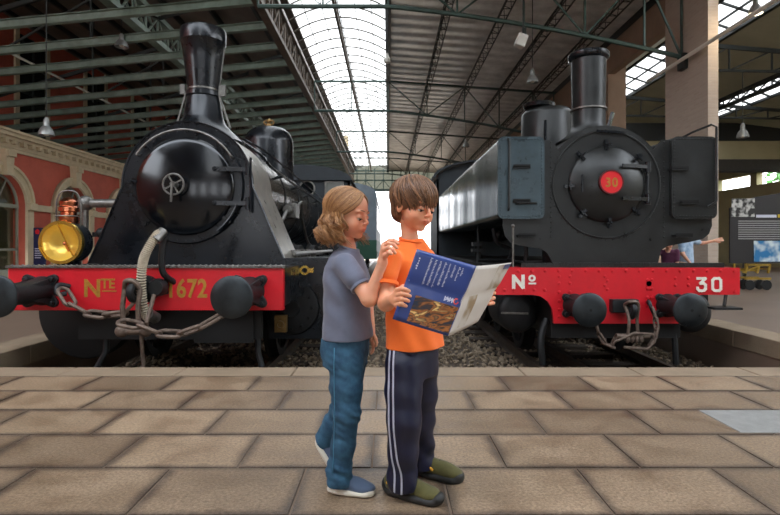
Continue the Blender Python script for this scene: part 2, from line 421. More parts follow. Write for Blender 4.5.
# ============================================================ left wall with arches
WX = -12.0
arches = [5.8, 9.3, 12.8, 16.2, 19.8, 23.4, 27.0, 30.6, 34.2]
def arch_pts(yc, hw, zs, n=16, z0=0):
    return [(yc - hw, z0), (yc - hw, zs)] + [(yc - hw * math.cos(PI * i / n), zs + hw * math.sin(PI * i / n)) for i in range(1, n)] + [(yc + hw, zs), (yc + hw, z0)]
def wall_left():
    hw, zs = 1.0, 2.35
    b = MB()
    # wall built strip by strip round every arch
    ys = -6
    top = 4.1
    for yc in arches:
        b.bb(WX - .4, WX, ys, yc - hw, 0, top)
        n = 16
        for i in range(n):
            a0, a1 = PI * i / n, PI * (i + 1) / n
            y0, y1 = yc - hw * math.cos(a0), yc - hw * math.cos(a1)
            z0, z1 = zs + hw * math.sin(a0), zs + hw * math.sin(a1)
            b.prism([(y0, z0), (y1, z1), (y1, top), (y0, top)], (WX - .4, 0, 0), (0, 1, 0), (0, 0, 1), (.4, 0, 0))
        ys = yc + hw
    b.bb(WX - .4, WX, ys, 60, 0, top)
    struct(b.build('wall_left', 'red_render', smooth=0))
    c = MB()
    for z0, z1, d in ((4.05, 4.15, .06), (4.15, 4.38, .1), (4.38, 4.48, .2), (4.48, 4.6, .3), (4.6, 4.68, .36)):
        c.bb(WX, WX + d, -6, 60, z0, z1)
    y = 8
    while y < 36: c.bb(WX + .1, WX + .24, y, y + .14, 4.26, 4.4); y += .4
    struct(c.build('trim_4', 'cream_stone', smooth=0))
    c = MB()
    for i, yc in enumerate(arches):
        # archivolt, impost band, keystone
        for i2 in range(16):
            a0, a1 = PI * i2 / 16, PI * (i2 + 1) / 16
            q = [(yc - r * math.cos(a), zs + r * math.sin(a)) for r, a in ((hw, a0), (hw + .3, a0), (hw + .3, a1), (hw, a1))]
            c.prism(q, (WX, 0, 0), (0, 1, 0), (0, 0, 1), (.09, 0, 0))
            q = [(yc - r * math.cos(a), zs + r * math.sin(a)) for r, a in ((hw + .22, a0), (hw + .3, a0), (hw + .3, a1), (hw + .22, a1))]
            c.prism(q, (WX, 0, 0), (0, 1, 0), (0, 0, 1), (.15, 0, 0))
        c.bb(WX, WX + .09, yc - hw - .3, yc - hw, 0, zs); c.bb(WX, WX + .09, yc + hw, yc + hw + .3, 0, zs)
        c.bb(WX, WX + .2, yc - hw - .33, yc - hw, zs - .1, zs + .12); c.bb(WX, WX + .2, yc + hw, yc + hw + .33, zs - .1, zs + .12)
        c.prism([(yc - .13, zs + hw - .08), (yc + .13, zs + hw - .08), (yc + .2, 4.05), (yc - .2, 4.05)], (WX, 0, 0), (0, 1, 0), (0, 0, 1), (.24, 0, 0))
        c.bb(WX, WX + .32, yc - .17, yc + .17, 3.84, 4.02)
        if i < len(arches) - 1:
            c.bb(WX, WX + .07, yc + hw + .3, arches[i + 1] - hw - .3, zs - .12, zs + .1)
    struct(c.build('trim_5', 'cream_stone', smooth=30))
    for i, yc in enumerate(arches):
        if i in (0,): continue
        f = MB(); g = MB()
        X = WX - .25
        # glazed door in the arch
        f.bb(X - .03, X + .03, yc - hw, yc - hw + .07, 0, zs); f.bb(X - .03, X + .03, yc + hw - .07, yc + hw, 0, zs)
        f.bb(X - .03, X + .03, yc - .05, yc + .05, 0, zs); f.bb(X - .04, X + .04, yc - hw, yc + hw, zs - .06, zs + .06)
        f.bb(X - .03, X + .03, yc - hw, yc + hw, .9, .97); f.bb(X - .03, X + .03, yc - hw, yc + hw, 0, .3)
        for a in (PI / 3, 2 * PI / 3): f.bar((X, yc, zs), (X, yc - hw * math.cos(a), zs + hw * math.sin(a)), .05)
        f.tube([(X, yc - hw * math.cos(PI * k / 20) * .97, zs + hw * .97 * math.sin(PI * k / 20)) for k in range(21)], .045, 6)
        fr = struct(f.build('door_%d' % i, 'pale_frame'))
        g.prism(arch_pts(yc, hw, zs), (X - .006, 0, 0), (0, 1, 0), (0, 0, 1), (.012, 0, 0)); g.build('door_glass', 'pane_glass', fr)
        h = MB(); h.bb(X + .03, X + .09, yc - .12, yc - .08, 1.0, 1.3); h.build('door_handle', 'black_paint', fr)
    b = MB(); b.bb(-19, WX, -6, 60, 4.1, 4.6); b.bb(WX - 3.2, WX - 3.0, -6, 60, 0, 4.1); b.bb(WX-3.2, WX-.4, -6, 60, -.3, -.002); struct(b.build('wall_room_behind', 'cream_wall'))
    b = MB()
    b.cyl((-12.55, 6, 7.47), (-12.55, 55, 7.47), .045, seg=8)
    tag(b.build('wall_pipe', 'white_lamp'), 'long pale pipe running along the left roof just above the crossbeams', 'pipe')
wall_left()
b = MB(); b.bb(-19.4, -19.0, -6, 60, 4.6, 12.8); struct(b.build('wall_upper', 'red_render', smooth=0))
b = MB(); c = MB(); d = MB()
y = 8.7
while y < 56:      # red bays alternate with dark tall windows framed in stone
    c.bb(-19.0, -18.9, y - .3, y, 4.6, 12.7); c.bb(-19.0, -18.9, y + 2.1, y + 2.4, 4.6, 12.7); d.bb(-19.05, -18.96, y, y + 2.1, 4.6, 12.0)
    for z in (6, 7.5, 9, 10.5): b.bb(-18.96, -18.9, y, y + 2.1, z, z + .08)
    b.bb(-18.96, -18.9, y + 1.0, y + 1.1, 4.6, 12); y += 6.0
struct(c.build('trim_15', 'cream_stone', smooth=0)); w8 = struct(d.build('window_8', simple('night_glass', (26, 34, 32), .15), smooth=0)); b.build('window_frame', 'dark_steel', w8, smooth=0)
# ============================================================ left roof
b = MB(); b.prism([(-19.3, 12.6), (-3.5, 9.6), (-3.5, 9.7), (-19.3, 12.7)], (0, .5, 0), (1, 0, 0), (0, 0, 1), (0, 59.5, 0)); struct(b.build('ceiling_left', 'ceiling_dark'))
b = MB()
for k in range(8):
    x = -18.2 + k * 1.9; z = 9.6 + (-3.5 - x) * .19
    b.bb(x - .06, x + .06, 4, 58, z - .22, z)
struct(b.build('trim_6', 'dark_steel'))
def ibeam(b, p0, p1, h, wd, t=.02):
    p0, p1 = Vector(p0), Vector(p1); up = Vector((0, 0, 1))
    b.bar(p0 + up * (h / 2), p1 + up * (h / 2), wd, t); b.bar(p0 - up * (h / 2), p1 - up * (h / 2), wd, t); b.bar(p0, p1, t, h)
beams = []
for k in range(26):
    D = 9.7 + k * 1.655
    b = MB(); ibeam(b, (-18.9, D, 6.54), (-3.7, D, 7.98), .22, .16)
    o = b.build('roof_beam', 'beam_steel', smooth=0)
    if k < 20: lab = 'grey green steel crossbeam left of the skylight, %s to the camera' % ORD[k]
    else: lab = 'far grey green steel crossbeam left of the skylight, number %d from the end wall' % (26 - k)
    tag(o, lab, 'roof beam', 'crossbeams of the left roof')
def lattice(name, m, p0, p1, drop, n, label, cat, group=None, ch=.08, wb=.04, double=0.0, cross=True):
    """girder with two chords (top line p0-p1, bottom lower by drop) and diagonal lacing"""
    p0, p1 = Vector(p0), Vector(p1); dn = Vector((0, 0, -drop))
    b = MB()
    b.bar(p0, p1, ch * 1.4, ch); b.bar(p0 + dn, p1 + dn, ch * 1.8, ch)
    for i in range(n):
        a, c = p0.lerp(p1, i / n), p0.lerp(p1, (i + 1) / n)
        if cross: b.bar(a, c + dn, wb, wb * .5); b.bar(a + dn, c, wb, wb * .5)
        elif i % 2: b.bar(a, c + dn, wb, wb)
        else: b.bar(a + dn, c, wb, wb)
        b.bar(a, a + dn, wb * 1.2, wb * .6)
    return tag(b.build(name, m, smooth=0), label, cat, group)
lattice('lattice_girder', 'beam_steel', (-7.8, 4, 8.75), (-7.8, 55, 8.75), .86, 60, 'deep lattice girder crossing the left roof above the 1672 locomotive chimney', 'girder', ch=.17, wb=.07)
lattice('lattice_girder', 'brown_steel', (-3.62, 4, 8.95), (-3.62, 55, 8.95), 1.1, 50, 'brown lattice girder along the left edge of the skylight', 'girder', ch=.14, wb=.06)
b = MB()
y = 6.
while y < 50:
    b.bar((-18.9, y, 6.8), (-7.4, y, 10.2), .1, .14); b.bar((-12.6, y, 7.2), (-12.6, y, 11.2), .06, .06); b.bar((-9.6, y, 7.5), (-9.6, y, 10.7), .05, .05); b.bar((-12.6, y, 7.3), (-7.4, y, 10.3), .06)
    b.bar((-7.4, y, 8.4), (-3.7, y, 9.4), .08, .1); b.bar((-7.4, y + 0, 8.4), (-9.6, y, 9.2), .05); y += 5.4
struct(b.build('trim_7', 'dark_steel', smooth=0))
# skylight
def zs_(x): # barrel
    t = (x + 3.5) / 3.5
    return 9.0 + .55 * 4 * t * (1 - t)
b = MB(); n = 14
for i in range(n):
    xa, xb = -3.5 + 3.5 * i / n, -3.5 + 3.5 * (i + 1) / n
    b.add([(xa, .5, zs_(xa)), (xb, .5, zs_(xb)), (xb, 54.9, zs_(xb)), (xa, 54.9, zs_(xa))], [(0, 1, 2, 3)])
sk = struct(b.build('window_1', 'roof_glass'))
b = MB()
y = 5.0
while y < 54:
    b.tube([(-3.5 + 3.5 * i / 10, y, zs_(-3.5 + 3.5 * i / 10) - .03) for i in range(11)], .03, 5); y += .95
for i in range(1, 6):
    x = -3.5 + 3.5 * i / 6; b.bar((x, 4, zs_(x) - .02), (x, 54.9, zs_(x) - .02), .03, .03)
b.build('glazing_bar', 'glaze_bar', sk)
lattice('lattice_girder', 'brown_steel', (-1.75, 4, 9.2), (-1.75, 54.5, 9.2), .35, 70, 'slim lattice girder running down the middle of the skylight', 'girder', ch=.05, wb=.035, cross=False)
b = MB(); b.bb(-.1, .1, 4, 55, 8.85, 9.15); struct(b.build('trim_8', 'dark_steel'))
# right roof
zt = lambda x: 9.0 - .07 * x
b = MB(); b.prism([(0, 9.12), (8.1, zt(8.1) + .12), (8.1, zt(8.1) + .2), (0, 9.2)], (0, .5, 0), (1, 0, 0), (0, 0, 1), (0, 54.5, 0)); struct(b.build('ceiling_right', 'roof_sheet'))
for k, (x, z) in enumerate(((1.86, 8.75), (3.65, 8.62), (5.3, 8.5), (6.9, 8.4))):
    nm = ['first', 'second', 'third', 'fourth'][k]
    y0 = 4; p = 110
    b = MB()
    for dx in (-.13, .13): b.bar((x + dx, y0, z - .3), (x + dx, 54.5, z - .3), .035, .035)
    b.bar((x, y0, z), (x, 54.5, z), .05, .05)
    for i in range(p):
        ya = y0 + 50.5 * i / p; yb = y0 + 50.5 * (i + 1) / p
        for dx in (-.13, .13):
            if i % 2: b.bar((x, ya, z), (x + dx, yb, z - .3), .018)
            else: b.bar((x + dx, ya, z - .3), (x, yb, z), .018)
        b.bar((x - .13, ya, z - .3), (x + .13, ya, z - .3), .018)
    tag(b.build('roof_purlin', 'dark_steel', smooth=0), 'thin dark lattice purlin under the right roof, %s to the right of the skylight' % nm, 'purlin', 'lattice purlins of the right roof')
def ztop(x): return 8.9 - .07 * x
def zbot(x):
    if x <= 0: return 7.5
    return 7.5 - .10 * x - .0092 * x * x
for k, D in enumerate((14.0, 24.8, 35.6, 46.4)):
    e = thing('roof_truss', (0, D, 7.5), 'dark green steel roof truss spanning skylight and right roof, %s to the camera' % ORD[k], 'roof truss', 'trusses across the train shed')
    b = MB(); b.bar((-3.5, D, 8.9), (0, D, 8.9), .07, .09); b.bar((0, D, 8.9), (8, D, ztop(8)), .07, .1); b.build('top_chord', 'green_steel', e)
    b = MB(); b.tube([(-3.5 + 11.45 * i / 24, D, zbot(-3.5 + 11.45 * i / 24)) for i in range(25)], .06, 6); b.build('bottom_chord', 'green_steel', e)
    nodes = [-3.5, -1.75, 0, 1.86, 3.65, 5.3, 6.9, 7.9]
    for i, x in enumerate(nodes):
        b = MB(); b.bar((x, D, zbot(x)), (x, D, ztop(max(x, 0))), .05); b.build('post', 'green_steel', e)
        if i < len(nodes) - 1 and x >= 0:
            x2 = nodes[i + 1]; b = MB()
            if i % 2: b.bar((x, D, zbot(x)), (x2, D, ztop(x2)), .045)
            else: b.bar((x, D, ztop(x)), (x2, D, zbot(x2)), .045)
            b.build('diagonal_brace', 'green_steel', e)
        elif x < 0:
            x2 = nodes[i + 1]; b = MB()
            (b.bar((x, D, zbot(x)), (x2, D, 8.9), .025) if i % 2 else b.bar((x, D, 8.9), (x2, D, zbot(x2)), .025)); b.build('diagonal_brace', 'green_steel', e)
    b = MB(); b.box((7.93, D, 6.0), (.14, .3, .42)); b.build('wall_bracket', 'dark_steel', e, bevel=.02)
# the hall goes on behind the camera: roof, back wall with tall windows, side walls
b = MB(); b.prism([(-12.4, 9.3), (-3.5, 9.6), (-3.5, 9.7), (-12.4, 9.4)], (0, -25, 0), (1, 0, 0), (0, 0, 1), (0, 22.5, 0)); b.prism([(0, 9.12), (19.3, 9.12), (19.3, 9.2), (0, 9.2)], (0, -25, 0), (1, 0, 0), (0, 0, 1), (0, 22.5, 0)); struct(b.build('ceiling_back', 'ceiling_dark'))
b = MB(); b.add([(-3.5, -25, 9.4), (0, -25, 9.2), (0, -2.5, 9.2), (-3.5, -2.5, 9.4)], [(0, 1, 2, 3)]); struct(b.build('window_6', 'roof_glass'))
b = MB(); xs = -12.4
for xc in (-9.5, -5.2, -.9, 3.4, 7.7, 12.5):
    b.bb(xs, xc - .9, -25.3, -25, 0, 10); b.bb(xc - .9, xc + .9, -25.3, -25, 0, 1.2); b.bb(xc - .9, xc + .9, -25.3, -25, 6.0, 10); xs = xc + .9
b.bb(xs, 19.3, -25.3, -25, 0, 10); b.bb(-12.4, -12, -25, -6, 0, 10); struct(b.build('wall_back', 'brown_wall'))
b = MB()
for xc in (-9.5, -5.2, -.9, 3.4, 7.7, 12.5):
    for z in (2.4, 3.6, 4.8): b.bb(xc - .9, xc + .9, -25.2, -25.1, z, z + .08)
    b.bb(xc - .04, xc + .04, -25.2, -25.1, 1.2, 6)
struct(b.build('window_7', 'dark_steel'))
b = MB(); b.bb(19, 19.3, -25, -4, 0, 9.2); struct(b.build('wall_back_right', 'cream_wall'))
# end of the hall
b = MB()
b.bb(-19.3, -4.2, 55, 55.3, 0, 12.7); b.bb(6.0, 8.3, 55, 55.3, 0, 9.4); struct(b.build('wall_end', 'cream_stone'))
b = MB(); b.bb(-4.2, 6.0, 55.1, 55.15, 7.0, 9.6); struct(b.build('window_2', glass_mat('end_glazing', (.2, .2, .17, 1), .3, .05) or 'end_glazing')) 
b = MB()
b.bar((-4.2, 55, 6.95), (6, 55, 6.95), .3, .25); b.bar((-4.2, 55, 8.0), (6, 55, 8.0), .12, .12); b.bar((-4.2, 55, 9.0), (6, 55, 9.0), .12, .12)
for i in range(12):
    x = -4.2 + i * .927; b.bar((x, 55, 6.95), (x, 55, 9.2), .09)
    b.bar((x, 55, 6.95 if i % 2 else 8.0), (x + .927, 55, 8.0 if i % 2 else 6.95), .06)
struct(b.build('trim_9', 'green_steel', smooth=0))
# ============================================================ right wall, pillar and annex hall
RX = 8.0
b = MB(); b.bb(RX, RX + .26, 13.0, 15.0, 0, 8.6); struct(b.build('wall_pillar', 'pillar_brick', smooth=0))
b = MB(); b.bb(RX, RX + .65, 18.9, 55, 0, 8.7); b.bb(RX, RX + .26, 15.0, 18.9, 7.3, 8.7); b.bb(RX, RX + .26, 13.0, 18.9, 8.3, 8.7); struct(b.build('wall_right', 'brown_wall', smooth=0))
b = MB(); b.bb(RX-.02, RX + .2, -6, 55, 8.3, 8.7); struct(b.build('trim_10', 'dark_steel', smooth=0))
b = MB(); b.tube([(7.8, 15.6, 6.0), (7.8, 6, 6.0)], .05, 8)
tag(b.build('conduit_pipe', 'white_lamp'), 'thin white pipe running past the brick pillar under the right roof', 'pipe')
# annex
AX = 19.0
b = MB(); b.bb(AX, AX + .3, -4, 60, 0, 4.2); b.bb(AX, AX + .3, -4, 60, 4.8, 6.4); 
y = -2
while y < 58: b.bb(AX, AX + .3, y, y + .5, 4.2, 5.2); y += 3.2
struct(b.build('wall_annex', 'cream_wall'))
b = MB(); b.bb(8.3, AX + .3, 34, 34.3, 0, 4.0); b.bb(8.3, AX + .3, 34, 34.3, 5.0, 6.5)
for k in range(6): b.bb(8.3 + k * 2.1, 8.6 + k * 2.1, 34, 34.3, 4.0, 5.0)
struct(b.build('wall_annex_end', 'cream_wall'))
b = MB()
for k in range(5): 
    b.bb(8.6 + k * 2.1, 10.4 + k * 2.1, 34.15, 34.18, 4.0, 5.0)
struct(b.build('window_3', 'pane_glass'))
b = MB()
for k in range(5): 
    b.bb(8.6 + k * 2.1, 10.4 + k * 2.1, 34.1, 34.16, 4.0, 4.08); b.bb(9.45 + k * 2.1, 9.55 + k * 2.1, 34.1, 34.16, 4.0, 5.0); b.bb(8.6 + k * 2.1, 10.4 + k * 2.1, 34.1, 34.16, 4.92, 5.0)
struct(b.build('trim_11', 'dark_steel'))
# trees outside seen through the annex windows
simple('leaf', (90, 150, 70), .7, 0, var=.5, scale=3)
# annex gallery beams
b = MB(); b.bb(8.3, 19, 24, 24.5, 5.02, 5.9); struct(b.build('trim_12', 'cream_wall'))
b = MB(); b.bb(8.3, 19, 23.9, 24.4, 5.9, 6.7); struct(b.build('trim_13', simple('dark_grey_wall', (42, 44, 44), .8)))
b = MB(); b.bb(8.3, 19, 23.8, 24.5, 4.5, 5.02); struct(b.build('trim_14', 'dark_wood'))
simple('annex_ceiling', (172, 172, 150), .8, 0, var=.1, scale=1)
def strip(b, pts): 
    for (x0, z0), (x1, z1) in zip(pts, pts[1:]): b.add([(x0, 5, z0), (x0, 60, z0), (x1, 60, z1), (x1, 5, z1)], [(0, 1, 2, 3)])
b = MB(); strip(b, [(8.3, 7.6), (10, 8.45)]); strip(b, [(11.2, 8.05), (14, 7.15)]); strip(b, [(14.8, 6.85), (19.3, 6.3)]); struct(b.build('ceiling_annex', 'annex_ceiling'))
b = MB(); strip(b, [(10, 8.45), (11.2, 8.05)]); w4 = struct(b.build('window_4', 'roof_glass'))
c = MB(); strip(c, [(14, 7.15), (14.8, 6.85)]); w5 = struct(c.build('window_5', 'roof_glass'))
b = MB(); c = MB(); y = 8
while y < 50:
    b.bar((10, y, 8.42), (11.2, y, 8.02), .07, .06); c.bar((14, y, 7.12), (14.8, y, 6.82), .07, .06); y += 1.1
b.bar((10.6, 5, 8.22), (10.6, 55, 8.22), .06); b.bar((10, 5, 8.42), (10, 55, 8.42), .1); b.bar((11.2, 5, 8.02), (11.2, 55, 8.02), .14)
b.build('glazing_bar', 'dark_steel', w4)
c.bar((14.4, 5, 6.97), (14.4, 55, 6.97), .05); c.bar((14, 5, 7.12), (14, 55, 7.12), .08); c.bar((14.8, 5, 6.82), (14.8, 55, 6.82), .1); c.build('glazing_bar', 'dark_steel', w5)
lattice('lattice_girder', 'dark_steel', (13.0, 4, 6.75), (13.0, 55, 6.75), .32, 60, 'dark girder running through the side hall beyond the brick pillar', 'girder', ch=.1, wb=.05)
for k, D in enumerate((15.2, 20.5, 29)):
    b = MB(); b.bar((8.7, D, 6.97), (18.9, D, 6.1), .07, .12); b.bar((8.7, D, 6.2), (18.9, D, 6.0), .05, .07)
    for i in range(8):
        x = 8.72 + i * 1.25; b.bar((x, D, 6.2 - i * .025), (x + 1.25, D, 6.97 - (i + 1) * .107), .045)
        b.bar((x, D, 6.2 - i * .025), (x, D, 7.0 - i * .11), .04)
    tag(b.build('side_truss', 'dark_steel', smooth=0), 'dark steel truss across the side hall, %s to the camera' % ORD[k], 'roof truss', 'trusses of the side hall')
# tree row outside the side hall windows
def leafy(name, c, r, label, mat_='leaf'):
    rnd = random.Random(int(c[1])); e = thing(name, (c[0], c[1], 0), label, 'tree')
    b = MB(); b.cyl((c[0], c[1], -.3), (c[0], c[1], c[2]), .16, .1, 8); b.build('trunk', 'dark_wood', e)
    b = MB()
    for k in range(900):
        v = Vector((rnd.gauss(0, 1), rnd.gauss(0, 1), rnd.gauss(0, 1))).normalized() * r * rnd.uniform(.7, 1.05)
        q = Vector(c) + Vector((v.x, v.y, v.z * .9)); s = rnd.uniform(.14, .3)
        a = Vector((rnd.random() - .5, rnd.random() - .5, rnd.random() - .5)).normalized(); t = a.orthogonal()
        b.add([q - a * s, q + t * s * .5, q + a * s, q - t * s * .5], [(0, 1, 2, 3)])
    b.build('foliage', mat_, e, smooth=0, fix=False)
leafy('garden_tree', (22.6, 22, 4.2), 2.3, 'green tree outside the side hall window nearest the camera')
leafy('garden_tree', (22.6, 27.5, 4.2), 2.3, 'green tree outside the farther side hall window')
struct(MB().bb(19.3, 60, -6, 60, -.4, -.3).build('floor_garden', 'coping'))
# ============================================================ locomotive materials
simple('black_iron', (20, 25, 31), .30, .4, var=.3, scale=3.5, rvar=.12, coat=.3, bump=.06, bscale=25)
simple('door_black', (16, 20, 25), .17, .5, var=.35, scale=3, rvar=.08, coat=.5, bump=.04, bscale=12)
simple('boiler_sheet', (56, 52, 48), .22, .75, var=.35, scale=2.2, rvar=.1, bump=.05, bscale=9)
simple('skirt_sheet', (176, 172, 164), .34, .7, var=.3, scale=4, rvar=.1, bump=.08, bscale=14)
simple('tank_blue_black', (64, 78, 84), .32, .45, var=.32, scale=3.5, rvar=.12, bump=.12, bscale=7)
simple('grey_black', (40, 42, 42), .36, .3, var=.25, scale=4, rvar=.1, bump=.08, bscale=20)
simple('tank_side', (116, 120, 120), .2, .85, var=.25, scale=1.6, rvar=.08, bump=.5, bscale=2.2, aniso=(1, 1, .25))
simple('dark_iron', (30, 32, 34), .5, .3, var=.3, scale=8, bump=.15, bscale=40)
simple('under_black', (9, 9, 9), .7, .1, var=.3, scale=5)
simple('red_paint', (202, 18, 34), .42, 0, var=.1, scale=5, bump=.05, bscale=30, coat=.1)
simple('red_disc', (214, 34, 42), .35, 0)
simple('gold_paint', (178, 132, 52), .4, .35, var=.2, scale=30)
simple('white_paint', (226, 222, 210), .5, 0, var=.08, scale=40)
simple('worn_steel', (118, 116, 112), .4, .75, var=.35, scale=14, bump=.15, bscale=60)
simple('rusty_chain', (112, 98, 88), .55, .55, var=.35, scale=20, bump=.2, bscale=80)
simple('buffer_iron', (44, 49, 52), .38, .55, var=.35, scale=6, rvar=.14, bump=.06, bscale=30)
simple('brass', (244, 206, 104), .2, 1.0, var=.12, scale=8)
simple('copper', (196, 120, 88), .22, 1.0, var=.2, scale=10)
simple('bronze', (150, 122, 78), .4, .8, var=.2, scale=20)
simple('hose_web', (178, 168, 148), .8, 0, var=.2, scale=25)
glass_mat('lamp_glass', (.98, .96, .85, 1), .02, .08)
simple('cab_black', (34, 42, 48), .5, .2, var=.25, scale=3)
simple('carriage_grey', (120, 134, 146), .5, .2, var=.15, scale=2)
simple('carriage_green', (34, 84, 66), .5, .1)
simple('dark_glass', (16, 20, 22), .08, 0)
def arcpts(cx, cz, r, a0, a1, n): return [(cx + r * math.cos(a0 + (a1 - a0) * i / n), cz + r * math.sin(a0 + (a1 - a0) * i / n)) for i in range(n + 1)]
XZ = ((1, 0, 0), (0, 0, 1))
def wheel(name, parent, c, r, spokes=12, w=.13, side=1):
    b = MB(); c = Vector(c)
    b.lathe([(r - .09, -w / 2), (r, -w / 2), (r, w / 2 - .02), (r + .03, w / 2), (r + .03, w / 2 + .02), (r - .09, w / 2), (r - .09, -w / 2)], c, (-side, 0, 0), 40)
    b.cyl(c - Vector((.09, 0, 0)), c + Vector((.09, 0, 0)), .13, seg=20)
    for k in range(spokes):
        a = 2 * PI * k / spokes
        b.bar(c, c + Vector((0, math.cos(a) * (r - .05), math.sin(a) * (r - .05))), .05, .05, up=(1, 0, 0))
    return b.build(name, 'under_black', parent)
def buffer(root, c, rhead, base_y, rsh, m='buffer_iron', plate=.17, hole=False):
    """c: centre of the buffer face"""
    c = Vector(c)
    bf = MB(); bf.lathe([(1e-5, -.012), (rhead * .5, -.009), (rhead * .93, .004), (rhead, .016), (rhead, .034), (rhead * .55, .06), (rsh * .55, .075), (rsh * .5, .2)], c, (0, 1, 0), 48)
    hd = bf.build('buffer', m, root)
    if hole:
        q = MB(); q.lathe([(.016, -.0135), (.016, -.010), (1e-5, -.010)], c, (0, 1, 0), 12); q.build('centre_hole', 'under_black', hd)
    s = MB(); L = base_y - c.y
    s.lathe([(rsh * .72, .12), (rsh * .95, .13), (rsh, .16), (rsh * 1.15, L * .7), (rsh * 1.35, L - .05), (rsh * 1.5, L)], c, (0, 1, 0), 28)
    s.build('buffer_casing', 'dark_iron', hd)
    p = MB()
    pl = plate
    # four-lobed flange
    poly = []
    for k in range(4):
        a = PI / 4 + k * PI / 2
        cx, cz = pl * math.cos(a) * 1.05, pl * math.sin(a) * .95
        poly += [(cx + .045 * math.cos(a + t), cz + .045 * math.sin(a + t)) for t in (-1.4, -.7, 0, .7, 1.4)]
        a2 = a + PI / 4; poly.append((pl * .62 * math.cos(a2), pl * .62 * math.sin(a2)))
    p.prism([(x, z) for x, z in poly], (c.x, base_y - .035, c.z), *XZ, (0, .035, 0))
    for k in range(4):
        a = PI / 4 + k * PI / 2
        p.cyl((c.x + pl * 1.05 * math.cos(a), base_y - .07, c.z + pl * .95 * math.sin(a)), (c.x + pl * 1.05 * math.cos(a), base_y - .03, c.z + pl * .95 * math.sin(a)), .024, seg=6)
        e = Vector((pl * .95 * math.cos(a), 0, pl * .85 * math.sin(a)))
        p.bar(c + Vector((e.x, L - .035, e.z)), c + Vector((e.x * .45, L * .55, e.z * .45)), .025, .05)
    p.build('buffer_flange', 'dark_iron', hd, bevel=.006)
    return hd
def chain_run(root, pts, L, W, r, m='rusty_chain', name='chain_link'):
    """links laid head to tail along a polyline"""
    pts = [Vector(p) for p in pts]
    # resample
    seg = []; tot = sum((pts[i + 1] - pts[i]).length for i in range(len(pts) - 1)); n = max(1, round(tot / (L - 2.2 * r)))
    def at(t):
        d = t * tot
        for i in range(len(pts) - 1):
            l = (pts[i + 1] - pts[i]).length
            if d <= l or i == len(pts) - 2: return pts[i].lerp(pts[i + 1], min(1, d / l))
            d -= l
    for k in range(n):
        a, c = at(k / n), at((k + 1) / n); d = (c - a)
        side = Vector((0, -1, 0)) if k % 2 else d.cross(Vector((0, -1, 0)))
        side = side + (Vector((0, -.5, 0)) if k % 2 == 0 else Vector((0, 0, .4)))
        b = MB(); link_ring(b, (a + c) / 2, d, side, L, W, r); b.build(name, m, root)

